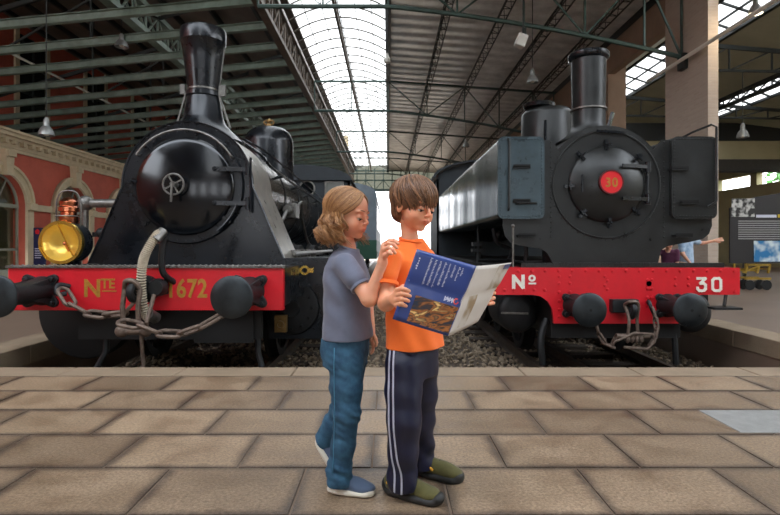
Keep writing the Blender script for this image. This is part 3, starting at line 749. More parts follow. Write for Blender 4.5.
# ============================================================ locomotive 1672 (left)
def loco1672():
    cx = -2.335
    R = thing('steam_locomotive', (cx, 5.0, -.43), 'black steam locomotive numbered 1672 on a red buffer beam, tall flared chimney and brass headlamp', 'locomotive')
    zc, rs, yf = 1.74, .77, 6.05
    # buffer beam
    b = MB(); b.bb(-3.655, -1.01, 5.0, 5.09, .43, .84); bm = b.build('buffer_beam', 'red_paint', R, bevel=.006)
    b = MB(); b.bb(-3.67, -.99, 4.985, 5.1, .838, .862); b.rivets([(-3.63 + .052 * i, 4.985, .85) for i in range(51)], (0, -1, 0), .015, 6)
    b.rivets([(-3.63 + .052 * i, 5.02, .862) for i in range(51)], (0, 0, 1), .014, 6); b.build('riveted_edge', 'worn_steel', bm)
    text_mesh('N', .235, 'gold_paint', 'letter', bm, (-2.93, 4.997, .565), (1, 0, 0), (0, 0, 1), bold=.006, sx=.95)
    text_mesh('TE', .13, 'gold_paint', 'letter', bm, (-2.76, 4.997, .645), (1, 0, 0), (0, 0, 1), bold=.003, sx=.95)
    g = MB(); g.bb(-2.745, -2.61, 4.994, 4.999, .612, .622); g.build('letter_underline', 'gold_paint', bm)
    text_mesh('1672', .245, 'gold_paint', 'number', bm, (-2.135, 4.997, .56), (1, 0, 0), (0, 0, 1), bold=.006, sx=.78, spacing=1.06)
    # footplate and skirt below
    b = MB(); b.bb(-3.6, -1.05, 5.09, 13.6, .78, .83); b.bb(-3.62, -3.56, 5.1, 13.6, .58, .83); b.bb(-1.08, -1.02, 5.1, 13.6, .46, .83); b.build('running_board', 'black_iron', R)
    b = MB(); b.bb(-3.05, -1.25, 5.12, 5.2, .13, .43); b.bb(-1.9, -1.32, 5.1, 5.13, .1, .43); b.bb(-3.0, -1.6, 5.3, 13, .13, .4); b.build('frame_plate', 'under_black', R)
    # front plate + saddle skirt
    out = [(-1.30, .83 - zc)]
    prof_r = [(1.17, .83 - zc), (1.09, 1.0 - zc), (1.0, 1.2 - zc), (.91, 1.42 - zc), (.83, 1.60 - zc)]
    arc = [(rs * math.cos(a), rs * math.sin(a)) for a in [PI * (.0 + 1.0 * i / 32) for i in range(33)]]
    poly = prof_r + arc + [(-x, z) for x, z in reversed(prof_r)]
    b = MB(); b.prism(poly, (cx, yf, zc), *XZ, (0, .035, 0)); b.build('smokebox_front', 'black_iron', R, smooth=0, bevel=.008)
    # side sheets following the outline
    b = MB(); vs, fs = [], []
    full = poly
    for x, z in full: vs.append((cx + x * .985, yf + .03, zc + z * .985 if z > 0 else zc + z)); 
    for x, z in full: vs.append((cx + x * .985, yf + 1.0, zc + z * .985 if z > 0 else zc + z))
    n = len(full)
    for i in range(n - 1): fs.append((i, i + 1, n + i + 1, n + i))
    fs.append(tuple(range(n, 2 * n)))
    b.add(vs, fs); b.build('smokebox_wrapper', 'skirt_sheet', R, smooth=60)
    # edge beading and rivets on front
    b = MB(); b.tube([(cx + x * .985, yf - .004, zc + z * .985) for x, z in poly], .012, 6)
    b.rivets([(cx + x * .955, yf, zc + z * .955) for x, z in poly[::2]], (0, -1, 0), .011); b.build('edge_beading', 'black_iron', R)
    # door ring and door
    b = MB(); b.ring((cx, yf - .05, zc), (0, 1, 0), .56, .655, .05, 64); b.lathe([(.6552, .0), (.67, .05)], (cx, yf - .05, zc), (0, 1, 0), 64, caps=False)
    b.rivets([(cx + .66 * math.cos(a) * .955, yf - .05, zc + .66 * math.sin(a) * .955) for a in [2 * PI * k / 40 for k in range(40)]], (0, -1, 0), .012)
    b.build('door_ring', 'black_iron', R)
    b = MB(); prof = [(.57, .0), (.565, -.03), (.545, -.045)]
    for i in range(1, 14): 
        r = .545 * (1 - i / 13); prof.append((max(r, 1e-5), -.045 - .075 * (1 - (r / .545) ** 2)))
    b.lathe(prof, (cx, yf - .045, zc), (0, 1, 0), 72); door = b.build('smokebox_door', 'door_black', R, smooth=50)
    # hinges at right
    b = MB()
    for dz in (.19, -.2):
        b.bar((cx + .36, yf - .13, zc + dz), (cx + .73, yf - .08, zc + dz), .02, .05); b.cyl((cx + .72, yf - .08, zc + dz - .07), (cx + .72, yf - .08, zc + dz + .07), .022, seg=10)
        b.lathe([(.03, 0), (.02, -.03)], (cx + .36, yf - .13, zc + dz), (0, 1, 0), 10)
    b.cyl((cx + .75, yf - .05, zc - .3), (cx + .75, yf - .05, zc + .33), .014, seg=8); b.build('hinge', 'black_iron', door)
    # locking wheel and handle
    b = MB(); hc = Vector((cx - .06, yf - .25, zc + .0))
    b.tube([hc + Vector((.115 * math.cos(t), 0, .115 * math.sin(t))) for t in [2 * PI * k / 28 for k in range(28)]], .012, 8, closed=True)
    for k in range(4):
        a = .5 + k * PI / 2; b.bar(hc, hc + Vector((.11 * math.cos(a), 0, .11 * math.sin(a))), .016)
    b.cyl(hc + Vector((0, -.03, 0)), hc + Vector((0, .12, 0)), .03, seg=14); b.bar(hc + Vector((0, -.03, .03)), hc + Vector((-.01, -.04, -.2)), .024, .02)
    b.build('locking_wheel', 'worn_steel', door)
    # clamps round the ring
    for k, a in enumerate((.75, 1.35, 2.35, 3.05, 3.9, 5.6)):
        b = MB(); p = Vector((cx + .62 * math.cos(a), yf - .06, zc + .62 * math.sin(a)))
        t = Vector((math.cos(a), 0, math.sin(a)))
        b.bar(p - t * .12, p + t * .05, .035, .03); b.cyl(p, p - Vector((0, .05, 0)), .02, seg=6); b.build('door_clamp', 'black_iron', door)
    # handrail over the door
    b = MB(); pts = [(cx + .64 * math.cos(a), yf - .12, zc + .64 * math.sin(a)) for a in [.55 + (2.55 - .55) * i / 24 for i in range(25)]]
    b.tube(pts, .013, 8)
    for i in (0, 12, 24): b.cyl(pts[i], Vector(pts[i]) + Vector((0, .1, 0)), .014, seg=8)
    b.build('handrail', 'worn_steel', R)
    b = MB(); pts = [(cx + .64 * math.cos(a), yf - .1, zc + .64 * math.sin(a)) for a in [5.35 + .6 * i / 10 for i in range(11)]]; b.tube(pts, .014, 8); b.build('handrail', 'black_iron', R)
    # chimney
    b = MB(); cy = 6.58; c0 = (cx, cy, 0)
    b.lathe([(.50, 2.36), (.36, 2.50), (.28, 2.58), (.245, 2.66), (.21, 2.86), (.195, 2.93)], c0, (0, 0, 1), 48); ch = b.build('chimney', 'black_iron', R)
    b = MB(); b.lathe([(.2, 2.92), (.215, 2.93), (.215, 2.975), (.192, 2.98), (.2, 3.08), (.235, 3.38), (.265, 3.60), (.275, 3.61), (.28, 3.74), (.27, 3.77), (.25, 3.77), (.245, 3.5)], c0, (0, 0, 1), 48); b.build('chimney_top', 'black_iron', ch)
    b = MB(); b.ring((cx, cy, 3.0), (0, 0, 1), .19, .2, .02); b.bar((cx + .2, cy - .05, 2.98), (cx + .36, cy - .05, 2.52), .02); b.bar((cx - .2, cy - .05, 2.98), (cx - .33, cy - .05, 2.52), .02)
    b.box((cx - .25, cy - .03, 3.02), (.06, .04, .12)); b.box((cx + .25, cy - .03, 3.0), (.08, .05, .14)); b.bar((cx + .2, cy, 3.0), (cx + .268, cy, 3.56), .016); b.build('chimney_stay', 'worn_steel', ch)
    # boiler
    rb = .70
    b = MB(); b.lathe([(rb, 6.95), (rb, 13.0)], (cx, 0, 1.80), (0, 1, 0), 64); bo = b.build('boiler', 'boiler_sheet', R, smooth=60)
    for y in (7.05, 8.3, 9.6, 10.9, 12.2): b = MB(); b.lathe([(rb, -.03), (rb + .012, -.03), (rb + .012, .03), (rb, .03), (rb, -.03)], (cx, y, 1.8), (0, 1, 0), 64); b.build('boiler_band', 'black_iron', bo)
    b = MB(); b.lathe([(.47, 2.2), (.47, 3.05), (.455, 3.15), (.41, 3.25), (.32, 3.33), (.18, 3.375), (1e-5, 3.385)], (cx, 10.2, 0), (0, 0, 1), 40); dm = b.build('steam_dome', 'black_iron', bo)
    b = MB(); b.cyl((cx, 10.2, 3.38), (cx, 10.2, 3.44), .06, seg=14); b.sphere((cx, 10.2, 3.5), .05, 12); b.tube([(cx + .1 * math.cos(t), 10.2, 3.47 + .05 * math.sin(t)) for t in [2 * PI * k / 12 for k in range(12)]], .015, 6, closed=True); b.build('safety_valve', 'bronze', dm)
    b = MB(); hx = cx + rb + .09
    b.tube(bez([(cx + .35, 6.9, 2.46), (cx + .62, 7.1, 2.28), (hx - .06, 7.6, 2.12), (hx - .04, 12.8, 2.06)], 8), .02, 8)
    b.tube(bez([(cx + .3, 7.0, 2.52), (cx + .66, 7.4, 2.34), (cx + .72, 12.8, 2.2)], 8), .014, 6)
    for y in (7.8, 9.2, 10.6, 12): b.cyl((cx + rb * .92, y, 2.07), (hx - .04, y, 2.09), .022, seg=8)
    b.build('handrail', 'black_iron', bo)
    b = MB(); b.box((cx + rb + .06, 8.5, 1.62), (.2, .34, .24)); b.cyl((cx + rb + .06, 8.1, 1.62), (cx + rb + .06, 8.9, 1.62), .07, seg=16)
    b.tube(bez([(cx + rb + .06, 8.1, 1.6), (cx + rb + .1, 7.5, 1.4), (cx + rb + .02, 7.3, 1.1), (cx + rb + .1, 7.15, .85)], 8), .028, 8)
    b.tube(bez([(cx + rb + .06, 8.9, 1.7), (cx + rb + .06, 9.5, 1.85), (cx + rb, 9.8, 1.7), (cx + rb + .05, 10.4, 1.1), (cx + rb + .1, 12, 1.0)], 8), .026, 8)
    b.build('injector_pipework', 'worn_steel', bo, bevel=.01)
    b = MB()
    for i, y in enumerate((6.75, 7.1, 7.5, 8.0, 8.6)): b.box((cx + .98 + .05 * (i % 2), y, .88), (.16, .22, .09 + .03 * (i % 3))); b.cyl((cx + 1.1, y, .83), (cx + 1.1, y, 1.0), .04, seg=10)
    b.tube([(cx + 1.14, 6.6, .95), (cx + 1.14, 11, .95)], .03, 8); b.tube([(cx + .95, 6.6, .9), (cx + .95, 11, .9)], .025, 8); b.build('oil_box', 'worn_steel', R, bevel=.008)
    # cab
    b = MB(); yc = 13.3
    pol = [(1.36, .83), (1.36, 2.72)] + [(1.42 * math.cos(a) , 2.72 + .40 * math.sin(a)) for a in [PI * i / 20 for i in range(21)]] + [(-1.36, 2.72), (-1.36, .83)]
    # front sheet with window holes approximated by framed glass set proud of the sheet
    b.prism(pol, (cx, yc, 0), *XZ, (0, .05, 0)); cab = b.build('cab', 'cab_black', R, smooth=0)
    b = MB(); b.prism([(x, z) for x, z in pol[2:-2]], (cx, yc - .12, 0), *XZ, (0, 2.2, 0)); b.bb(cx + 1.3, cx + 1.36, yc, yc + 1.9, .83, 2.72); b.bb(cx - 1.36, cx - 1.3, yc, yc + 1.9, .83, 2.72); b.build('cab_roof', 'cab_black', cab, smooth=30)
    b = MB(); b.lathe([(.17, 0), (.21, 0), (.21, -.05), (.17, -.05), (.17, 0)], (cx + .27, yc, 2.52), (0, 1, 0), 28)
    f = b.build('window_frame', 'worn_steel', cab); b = MB(); b.cyl((cx + .27, yc - .01, 2.52), (cx + .27, yc - .02, 2.52), .17); b.build('glass', 'dark_glass', f)
    b = MB(); x0, x1, z0, z1 = cx + .76, cx + 1.16, 2.24, 2.66
    b.bb(x0 - .04, x1 + .04, yc - .05, yc, z1, z1 + .04); b.bb(x0 - .04, x1 + .04, yc - .05, yc, z0 - .04, z0); b.bb(x0 - .04, x0, yc - .05, yc, z0, z1); b.bb(x1, x1 + .04, yc - .05, yc, z0, z1); f = b.build('window_frame', 'worn_steel', cab)
    b = MB(); b.bb(x0, x1, yc - .02, yc - .005, z0, z1); b.build('glass', simple('cab_glass', (120, 124, 120), .15, 0), f)
    # cylinders
    for sx, xx in ((1, -1.17), (-1, -3.44)):
        b = MB(); yy = 6.28; z0 = .30
        b.lathe([(1e-5, -.03), (.1, -.03), (.11, 0), (.28, .01), (.32, .03), (.335, .08)], (xx, yy, z0), (0, 1, 0), 40)
        b.rivets([(xx + .25 * math.cos(a), yy + .005, z0 + .25 * math.sin(a)) for a in [2 * PI * k / 12 for k in range(12)]], (0, -1, 0), .022)
        cyl = b.build('cylinder_cover', 'dark_iron', R)
        b = MB(); b.lathe([(.34, .06), (.37, .09), (.37, .75), (.3, .8), (1e-5, .8)], (xx, yy, z0), (0, 1, 0), 40); b.box((xx, yy + .42, .62), (.5, .66, .34)); b.build('cylinder', 'dark_iron', cyl)
        if sx > 0:
            b = MB(); b.box((xx - .1, yy - .1, .13), (.14, .08, .2)); b.lathe([(.05, -.03), (.03, -.03), (.03, .01), (.05, .01), (.05, -.03)], (xx - .1, yy - .15, .12), (0, 1, 0), 16); b.build('drain_cock', 'bronze', cyl)
    # side box with brass oval
    b = MB(); b.bb(-1.3, -.62, 6.0, 6.04, .58, .9); b.bb(-1.45, -.66, 6.34, 6.37, -.08, .6); b.bb(-1.3, -.62, 6.04, 7.4, .86, .9); b.bb(-1.32, -.6, 5.99, 6.06, .88, .91); b.rivets([(-1.27 + .09 * i, 6.0, .6) for i in range(8)] + [(-1.27 + .09 * i, 6.0, .85) for i in range(8)], (0, -1, 0), .014)
    sb = b.build('end_plate', 'black_iron', R)
    b = MB(); q = (-.96, 5.985, .77)
    b.lathe([(.03, 0), (.055, 0), (.055, .02), (.03, .02), (.03, 0)], q, (0, 1, 0), 20); b.bar((-1.06, 5.99, .77), (-1.01, 5.99, .77), .03, .05); b.bar((-.91, 5.99, .77), (-.86, 5.99, .77), .03, .05)
    b.build('oval_fitting', 'brass', sb)
    # wheels
    for y, r in ((7.1, .5), (8.6, .75), (10.4, .75), (12.2, .75)):
        for x, sd in ((cx + .835, 1), (cx - .835, -1)):
            wheel('wheel', R, (x, y, -.43 + r), r, 12, side=sd)
    b = MB(); b.lathe([(1e-5, -.02), (.36, 0), (.5, .03), (.52, .07), (.52, .15)], (-3.28, 5.6, .34), (0, 1, 0), 44); b.build('sandbox', 'under_black', R)
    # guard irons
    for x in (-2.82, -1.30):
        b = MB(); b.tube([(x, 5.2, .42), (x, 5.2, .0), (x + (-.06 if x < -2 else .05), 5.15, -.15), (x + (-.17 if x < -2 else .12), 5.1, -.36)], .03, 8); b.build('guard_iron', 'dark_iron', R)
    # buffers
    buffer(R, (-3.33, 4.4, .62), .183, 5.0, .095); buffer(R, (-1.328, 4.4, .615), .183, 5.0, .095)
    # coupling
    yb = 5.0
    b = MB(); b.prism(arcpts(0, 0, .13, 0, 2 * PI, 24), (-2.32, yb - .05, .64), *XZ, (0, .05, 0)); b.box((-2.32, yb - .12, .64), (.06, .2, .14))
    b.tube(bez([(-2.32, yb - .1, .66), (-2.32, yb - .26, .70), (-2.32, yb - .33, .64), (-2.32, yb - .28, .57), (-2.32, yb - .2, .56)], 6), .035, 8); b.build('draw_hook', 'dark_iron', R)
    b = MB(); b.box((-2.17, yb - .06, .66), (.12, .12, .14)); b.lathe([(.07, 0), (.085, .04), (.085, .1)], (-2.17, yb - .16, .66), (0, 1, 0), 20); b.build('pipe_flange', 'dark_iron', R)
    cp = MB()
    for x in (-2.40, -2.26):
        cp.tube([(x, yb - .26, .66), (x - .01, yb - .28, .5), (x - .02, yb - .24, .28)], .024, 8)
    cp.tube(bez([(-2.40, yb - .26, .66), (-2.37, yb - .3, .73), (-2.30, yb - .3, .73), (-2.26, yb - .26, .66)], 5), .024, 8)
    cp.cyl((-2.46, yb - .24, .27), (-2.20, yb - .24, .27), .035, seg=12); cp.sphere((-2.44, yb - .24, .27), .058, 14); cp.sphere((-2.22, yb - .24, .27), .055, 14)
    cp.tube([(-2.22, yb - .24, .27), (-2.18, yb - .3, .36), (-2.16, yb - .2, .6)], .02, 8)
    cp.build('screw_coupling', 'rusty_chain', R)
    cp = MB(); cp.cyl((-2.26, yb - .24, .26), (-2.25, yb - .22, -.05), .018, seg=8); cp.lathe([(.02, 0), (.03, -.05), (.05, -.12)], (-2.25, yb - .22, -.05), (0, 0, 1), 10); cp.build('coupling_screw_bar', 'rusty_chain', R)
    e = MB(); e.tube(bez([(-3.06, yb, .66), (-3.12, yb - .08, .68), (-3.1, yb - .12, .6), (-3.04, yb - .08, .6)], 6), .024, 8); e.build('chain_hook', 'dark_iron', R)
    chain_run(R, [(-3.07, yb - .1, .64), (-2.98, yb - .14, .52), (-2.86, yb - .16, .44), (-2.66, yb - .18, .40), (-2.37, yb - .2, .44), (-2.32, yb - .22, .55)], .215, .105, .0175)
    chain_run(R, [(-2.40, yb - .34, .37), (-2.18, yb - .36, .33), (-2.1, yb - .36, .28), (-1.9, yb - .36, .25), (-1.72, yb - .34, .3), (-1.55, yb - .3, .4), (-1.38, yb - .2, .5)], .215, .105, .0175)
    # vacuum hose 
    hb = MB(); pts = bez([(-2.22, yb - .08, .40), (-2.26, yb - .14, .40), (-2.275, yb - .2, .62), (-2.25, yb - .24, .86), (-2.2, yb - .26, 1.0), (-2.13, yb - .22, 1.14), (-2.10, yb - .16, 1.17)], 10)
    hb.tube(pts, .034, 12); hose = hb.build('brake_hose', simple('hose_core', (96, 90, 78), .8), R)
    rb_ = MB()
    for k in range(2, len(pts) - 2):
        for tt in (0,):
            p = pts[k].lerp(pts[k + 1], tt); t = (pts[k + 1] - pts[k]).normalized(); rb_.lathe([(.034, -.009), (.045, 0), (.034, .009)], p, t, 12)
    rb_.build('hose_rib', 'hose_web', hose)
    s = MB(); s.cyl((-2.13, yb - .24, 1.1), (-2.09, yb - .16, 1.19), .046, seg=14); s.build('hose_coupling', 'worn_steel', hose); s = MB(); s.cyl((-2.22, yb - .03, .36), (-2.24, yb - .15, .42), .055, seg=14); s.build('hose_coupling', 'worn_steel', hose)
    s = MB(); s.tube(bez([(-2.06, yb + .02, .7), (-2.12, yb - .1, .8), (-2.12, yb - .12, 1.0), (-2.09, yb - .12, 1.15)], 6), .03, 10); s.build('standpipe', 'dark_iron', R)
    # reverse side pipe at left
    s = MB(); s.cyl((-3.9, 6.7, 1.60), (-3.2, 6.7, 1.60), .055, seg=16); s.sphere((-3.9, 6.7, 1.6), .1, 14); s.tube([(-3.9, 6.7, 1.6), (-3.9, 6.7, 1.0)], .04, 8); s.build('side_pipe', 'worn_steel', R)
    s = MB()
    for i in range(5): s.sphere((-3.75 + .12 * i, 6.8, 1.22 + .04 * (i % 2)), .07, 10)
    s.bar((-3.85, 6.8, 1.2), (-3.15, 6.8, 1.2), .06); s.cyl((-3.5, 6.7, .83), (-3.5, 6.7, 1.15), .12, seg=16); s.build('air_pump', 'dark_iron', R)
    s = MB(); s.cyl((-3.30, 6.2, 1.02), (-3.30, 6.9, 1.06), .16, seg=20); s.build('air_tank', 'copper', R)
    return R
L1 = loco1672()
# headlamp standing on the running board
def headlamp():
    c = Vector((-3.28, 5.2, 1.085)); r = .205
    ax = Vector((.02, -1, 0)).normalized()
    e = thing('headlamp', (c.x, c.y + .1, .862), 'large brass headlamp with copper chimney standing on the red buffer beam of locomotive 1672', 'lamp')
    b = MB(); b.lathe([(r - .02, 0), (r + .012, .0), (r + .018, -.02), (r + .012, -.05), (r - .01, -.055), (r - .02, 0)], c, ax, 44); bz = b.build('bezel', 'brass', e)
    b = MB(); b.bar(c + Vector((-.02, -.02, .2)), c + Vector((.14, -.02, -.13)), .014, .008); b.bar(c + Vector((-.2, -.02, -.05)), c + Vector((-.12, -.02, -.17)), .012, .008); b.build('bezel_bar', 'brass', bz)
    b = MB(); b.lathe([(r - .012, -.005), (.19, -.03), (.186, -.035), (.165, -.075), (.16, -.082), (.13, -.115), (.124, -.12), (.09, -.145), (.084, -.149), (.04, -.168), (1e-5, -.172)], c, ax, 14, caps=False); b.build('reflector', simple('reflector_gold', (255, 222, 120), .28, .55), e, smooth=20)
    b = MB(); b.lathe([(r - .012, -.005), (1e-5, -.004)], c, ax, 32, caps=False); b.build('lens', 'lamp_glass', e)
    b = MB(); b.cyl(c + Vector((0, .17, -.1)), c + Vector((0, .1, -.02)), .018, seg=10); b.sphere(c + Vector((0, .08, -.01)), .024, 10); b.build('burner', 'copper', e)
    b = MB(); b.lathe([(r + .01, -.055), (r + .005, -.22), (.17, -.26), (.14, -.30), (1e-5, -.30)], c, ax, 36, caps=False); b.build('lamp_body', 'black_iron', e)
    b = MB(); t = c + Vector((.0, .14, 0))
    b.lathe([(.07, .18), (.09, .22), (.09, .27), (.075, .28), (.075, .31), (.095, .32), (.095, .36), (.08, .375), (.085, .39), (.085, .42), (.05, .455), (1e-5, .465)], t, (0, 0, 1), 28); b.build('lamp_chimney', 'copper', e)
    b = MB(); b.tube(bez([t + Vector((-.12, 0, .17)), t + Vector((-.125, 0, .4)), t + Vector((-.07, 0, .52)), t + Vector((.07, 0, .52)), t + Vector((.125, 0, .4)), t + Vector((.12, 0, .17))], 6), .008, 6); b.tube([t + Vector((.115 * math.cos(q), .115 * math.sin(q), .27)) for q in [2 * PI * k / 20 for k in range(20)]], .006, 5, closed=True); b.build('carry_handle', 'worn_steel', e)
    b = MB(); b.box(c + Vector((0, .15, -.21)), (.16, .14, .04)); b.build('lamp_foot', 'black_iron', e)
headlamp()
# carriage standing behind the left locomotive
def carriage():
    e = thing('railway_carriage', (-1.9, 27, -.43), 'grey blue railway carriage with green lower panel standing far down the left track', 'carriage')
    b = MB(); b.bb(-3.3, -.5, 22, 36, .9, 3.3); b.prism([(-1.4 , 0), (1.4, 0)] + [(1.4 * math.cos(a), .45 * math.sin(a)) for a in [PI * i / 12 for i in range(13)]][1:-1], (-1.9, 22, 3.3), *XZ, (0, 14, 0)); b.build('carriage_body', 'carriage_grey', e)
    b = MB(); b.bb(-3.32, -.48, 21.98, 36.02, .5, 1.3); b.build('lower_panel', 'carriage_green', e)
    for k in range(6):
        b = MB(); b.bb(-.51, -.47, 22.6 + k * 2.2, 24.2 + k * 2.2, 1.8, 2.8); b.build('window', 'dark_glass', e)
    b = MB(); b.bb(-2.5, -1.3, 21.95, 22.0, 1.0, 3.0); b.build('end_door', 'carriage_grey', e)
    for y in (24, 26.2, 32, 34.2):
        for x, sd in ((-3.0, -1), (-1.3, 1)): wheel('wheel', e, (x, y, .0), .43, 8, side=sd)
carriage()

# ============================================================ locomotive 30 (right)
def loco30():
    R = thing('steam_locomotive', (2.64, 5.97, -.43), 'dark side tank steam locomotive with a round red number 30 plate on its door', 'locomotive')
    yb = 5.97; s = yb / F
    X = lambda u, y=yb: (u - 388) * y / F
    Z = lambda v, y=yb: CAMH - (v - 246) * y / F
    # beam
    x0, x1 = 1.24, 4.04; zt, zm, zb = .80, .49, .16
    poly = [(x0, zt), (x0, zm)] + [(1.66, zm), (1.76, zm - .02), (1.84, zm - .08), (1.885, zm - .16), (1.90, zm - .26), (1.905, zb)] + [(3.44, zb), (3.45, zb + .2), (3.5, zm - .04), (3.58, zm), (x1, zm), (x1, zt)]
    bp = MB(); bp.prism(poly, (0, yb, 0), *XZ, (0, .05, 0))
    b = MB(); b.bb(x0 + .01, x1 - .01, yb + .05, yb + .35, zt - .03, zt - .002);     pts = [(x, yb, .765) for x in np.arange(1.34, 4.0, .155)] + [(x, yb, .545) for x in (1.34, 1.44, 1.56, 1.68, 1.8)] + [(x, yb, .522) for x in (3.62, 3.74, 3.98)]
    for x in (1.905 + .06, 2.09): pts += [(x, yb, z) for z in (.70, .62, .52, .42, .32, .24)]
    for x in (2.49, 2.52): pts += [(x, yb, z) for z in ((.7, .6) if x < 2.5 else (.65, .55))]
    for x in (2.98, 3.03): pts += [(x, yb, z) for z in (.66, .56, .46, .36)]
    for x in (3.3, 3.45): pts += [(x, yb, z) for z in (.68, .60)]
    bp.rivets(pts, (0, -1, 0), .02, 8); bm = bp.build('buffer_beam', 'red_paint', R, smooth=30); b.build('beam_top_plate', 'red_paint', bm)
    b = MB(); b.lathe([(.03, -.003), (1e-5, -.003)], (X(649), yb, Z(283.5)), (0, 1, 0), 16); b.build('hole', 'under_black', bm)
    text_mesh('N', .21, 'white_paint', 'letter', bm, (X(511.5), yb - .004, Z(288)), (1, 0, 0), (0, 0, 1), bold=.011, sx=.95)
    text_mesh('O', .095, 'white_paint', 'letter', bm, (X(528.5), yb - .004, Z(281)), (1, 0, 0), (0, 0, 1), bold=.007)
    g = MB(); g.bb(X(528.5), X(536), yb - .007, yb - .001, Z(284.3), Z(282.6)); g.build('letter_underline', 'white_paint', bm)
    # number 30, square block figures
    def figure(bx, strokes):
        g = MB(); bz = Z(290.6); t = .030
        for pl_ in strokes:
            for k, ((xa, za), (xb, zb_)) in enumerate(zip(pl_, pl_[1:])):
                d_ = Vector((xb - xa, 0, zb_ - za)).normalized() * (t * .35); yy = yb - .006 - .0006 * k
                g.bar(Vector((bx + xa, yy, bz + za)) - d_, Vector((bx + xb, yy, bz + zb_)) + d_, t, .008, up=(0, -1, 0))
        g.build('number', 'white_paint', bm, smooth=0)
    w_, h_ = .092, .140
    figure(X(697), [[(0, h_), (w_, h_), (.035, h_ * .60), (w_ - .02, h_ * .60), (w_, h_ * .48), (w_, .02), (w_ - .02, 0), (.02, 0), (0, .02), (0, .035)]])
    figure(X(712.3), [[(0, .02), (0, h_ - .02), (.02, h_), (w_ - .02, h_), (w_, h_ - .02), (w_, .02), (w_ - .02, 0), (.02, 0), (0, .02)]])
    # frame behind
    b = MB(); b.bb(1.9, 3.4, 6.05, 13, -.02, .78); b.bb(1.3, 3.98, 6.3, 14.5, .74, .80); b.bb(1.28, 1.34, 7.2, 14.5, .5, .8); b.build('frame', 'under_black', R)
    b = MB(); b.bb(1.55, 3.9, 6.03, 6.07, .78, .855); b.rivets([(1.6 + .08 * i, 6.03, .835) for i in range(28)], (0, -1, 0), .012); b.build('footplate_angle', 'grey_black', R)
    # front plate
    yf = 6.17; q = lambda u, v: ((u - 388) * yf / F, CAMH - (v - 246) * yf / F)
    cx, zc = q(606, 184.5)
    rr = .70
    outl = [q(553, 264), q(550, 258), q(546, 252), q(540, 248.5), q(520, 245.5), q(510, 242), q(505, 236), q(503, 226), q(503, 140)]
    outl += [(cx - .66, q(0, 140)[1])]
    outl += [(cx + rr * math.cos(a), zc + rr * math.sin(a)) for a in [PI * (.80 - .60 * i / 24) for i in range(25)]]
    outl += [(cx + .66, q(0, 140)[1]), q(712, 140), q(712, 226), q(709, 234), q(703, 239), q(690, 242), q(668, 246), q(661, 250), q(658, 264)]
    b = MB(); b.prism([(x, z) for x, z in outl], (0, yf, 0), *XZ, (0, .03, 0)); fpm = b
    b = MB(); b.lathe([(rr - .01, .02), (rr - .01, 1.3)], (cx, yf, zc), (0, 1, 0), 56); b.build('smokebox', 'grey_black', R, smooth=60)
    b = fpm; b.rivets([(cx + (rr - .045) * math.cos(a), yf, zc + (rr - .045) * math.sin(a)) for a in [2 * PI * k / 48 for k in range(48)]], (0, -1, 0), .013)
    b.tube([(cx + .635 * math.cos(a), yf - .004, zc + .635 * math.sin(a)) for a in [2 * PI * k / 64 for k in range(64)]], .012, 6, closed=True)
    b.rivets([(q(551, 0)[0], yf, q(0, v)[1]) for v in range(142, 240, 5)] + [(q(664, 0)[0], yf, q(0, v)[1]) for v in range(142, 240, 5)], (0, -1, 0), .012)
    fp = fpm.build('smokebox_front', 'grey_black', R, smooth=30)
    # door
    dr = .43
    prof = [(dr + .02, -.0), (dr + .02, -.03), (dr, -.045)]
    for i in range(1, 15):
        r = dr * (1 - i / 14); prof.append((max(r, 1e-5), -.045 - .13 * (1 - (r / dr) ** 2)))
    b = MB(); b.lathe(prof, (cx, yf, zc), (0, 1, 0), 64); door = b.build('smokebox_door', 'grey_black', R, smooth=60)
    pc = Vector(((611.5 - 388) * 5.97 / F, yf - .19, CAMH + (246 - 182) * 5.97 / F))
    b = MB(); b.lathe([(1e-5, -.012), (.125, -.012), (.125, .02)], pc, (0, 1, 0), 40); pl = b.build('number_plate', 'red_disc', door)
    b = MB(); b.lathe([(.125, -.016), (.14, -.016), (.14, .02), (.125, .02), (.125, -.016)], pc, (0, 1, 0), 40); b.build('plate_rim', simple('dark_red', (90, 20, 24), .4), pl)
    pc = pc
    text_mesh('30', .15, 'gold_paint', 'number', pl, pc + Vector((0, -.014, -.055)), (1, 0, 0), (0, 0, 1), bold=.003, align='CENTER', spacing=1.15, sx=.9)
    for a in (.72, 1.62, 2.35, 3.2, 4.0, 4.75, 5.5):
        b = MB(); t = Vector((math.cos(a), 0, math.sin(a))); p = Vector((cx, yf - .06, zc)) + t * (dr + .03)
        b.bar(p - t * .06, p + t * .06, .04, .035); b.cyl(p, p - Vector((0, .05, 0)), .02, seg=6); b.bar(p + Vector((0, -.05, 0)) - t.cross(Vector((0, 1, 0))) * .05, p + Vector((0, -.05, 0)) + t.cross(Vector((0, 1, 0))) * .05, .015); b.build('door_clamp', 'black_iron', door)
    b = MB()
    for dz in (.2, -.18):
        b.bar((cx + .12, yf - .17, zc + dz), (cx + .48, yf - .06, zc + dz), .02, .04); b.cyl((cx + .47, yf - .05, zc + dz - .06), (cx + .47, yf - .05, zc + dz + .06), .035, seg=12)
    b.cyl((cx + .47, yf - .05, zc - .2), (cx + .47, yf - .05, zc + .22), .014, seg=8); b.build('hinge', 'black_iron', door)
    b = MB(); b.bar((cx - .33, yf - .13, zc - .1), (cx - .33, yf - .13, zc + .1), .018); b.build('door_grip', 'black_iron', door)
    b = MB(); b.bar((cx - .12, yf - .03, zc + .63), (cx + .2, yf - .03, zc + .61), .02, .025); b.build('top_rail', 'black_iron', fp)
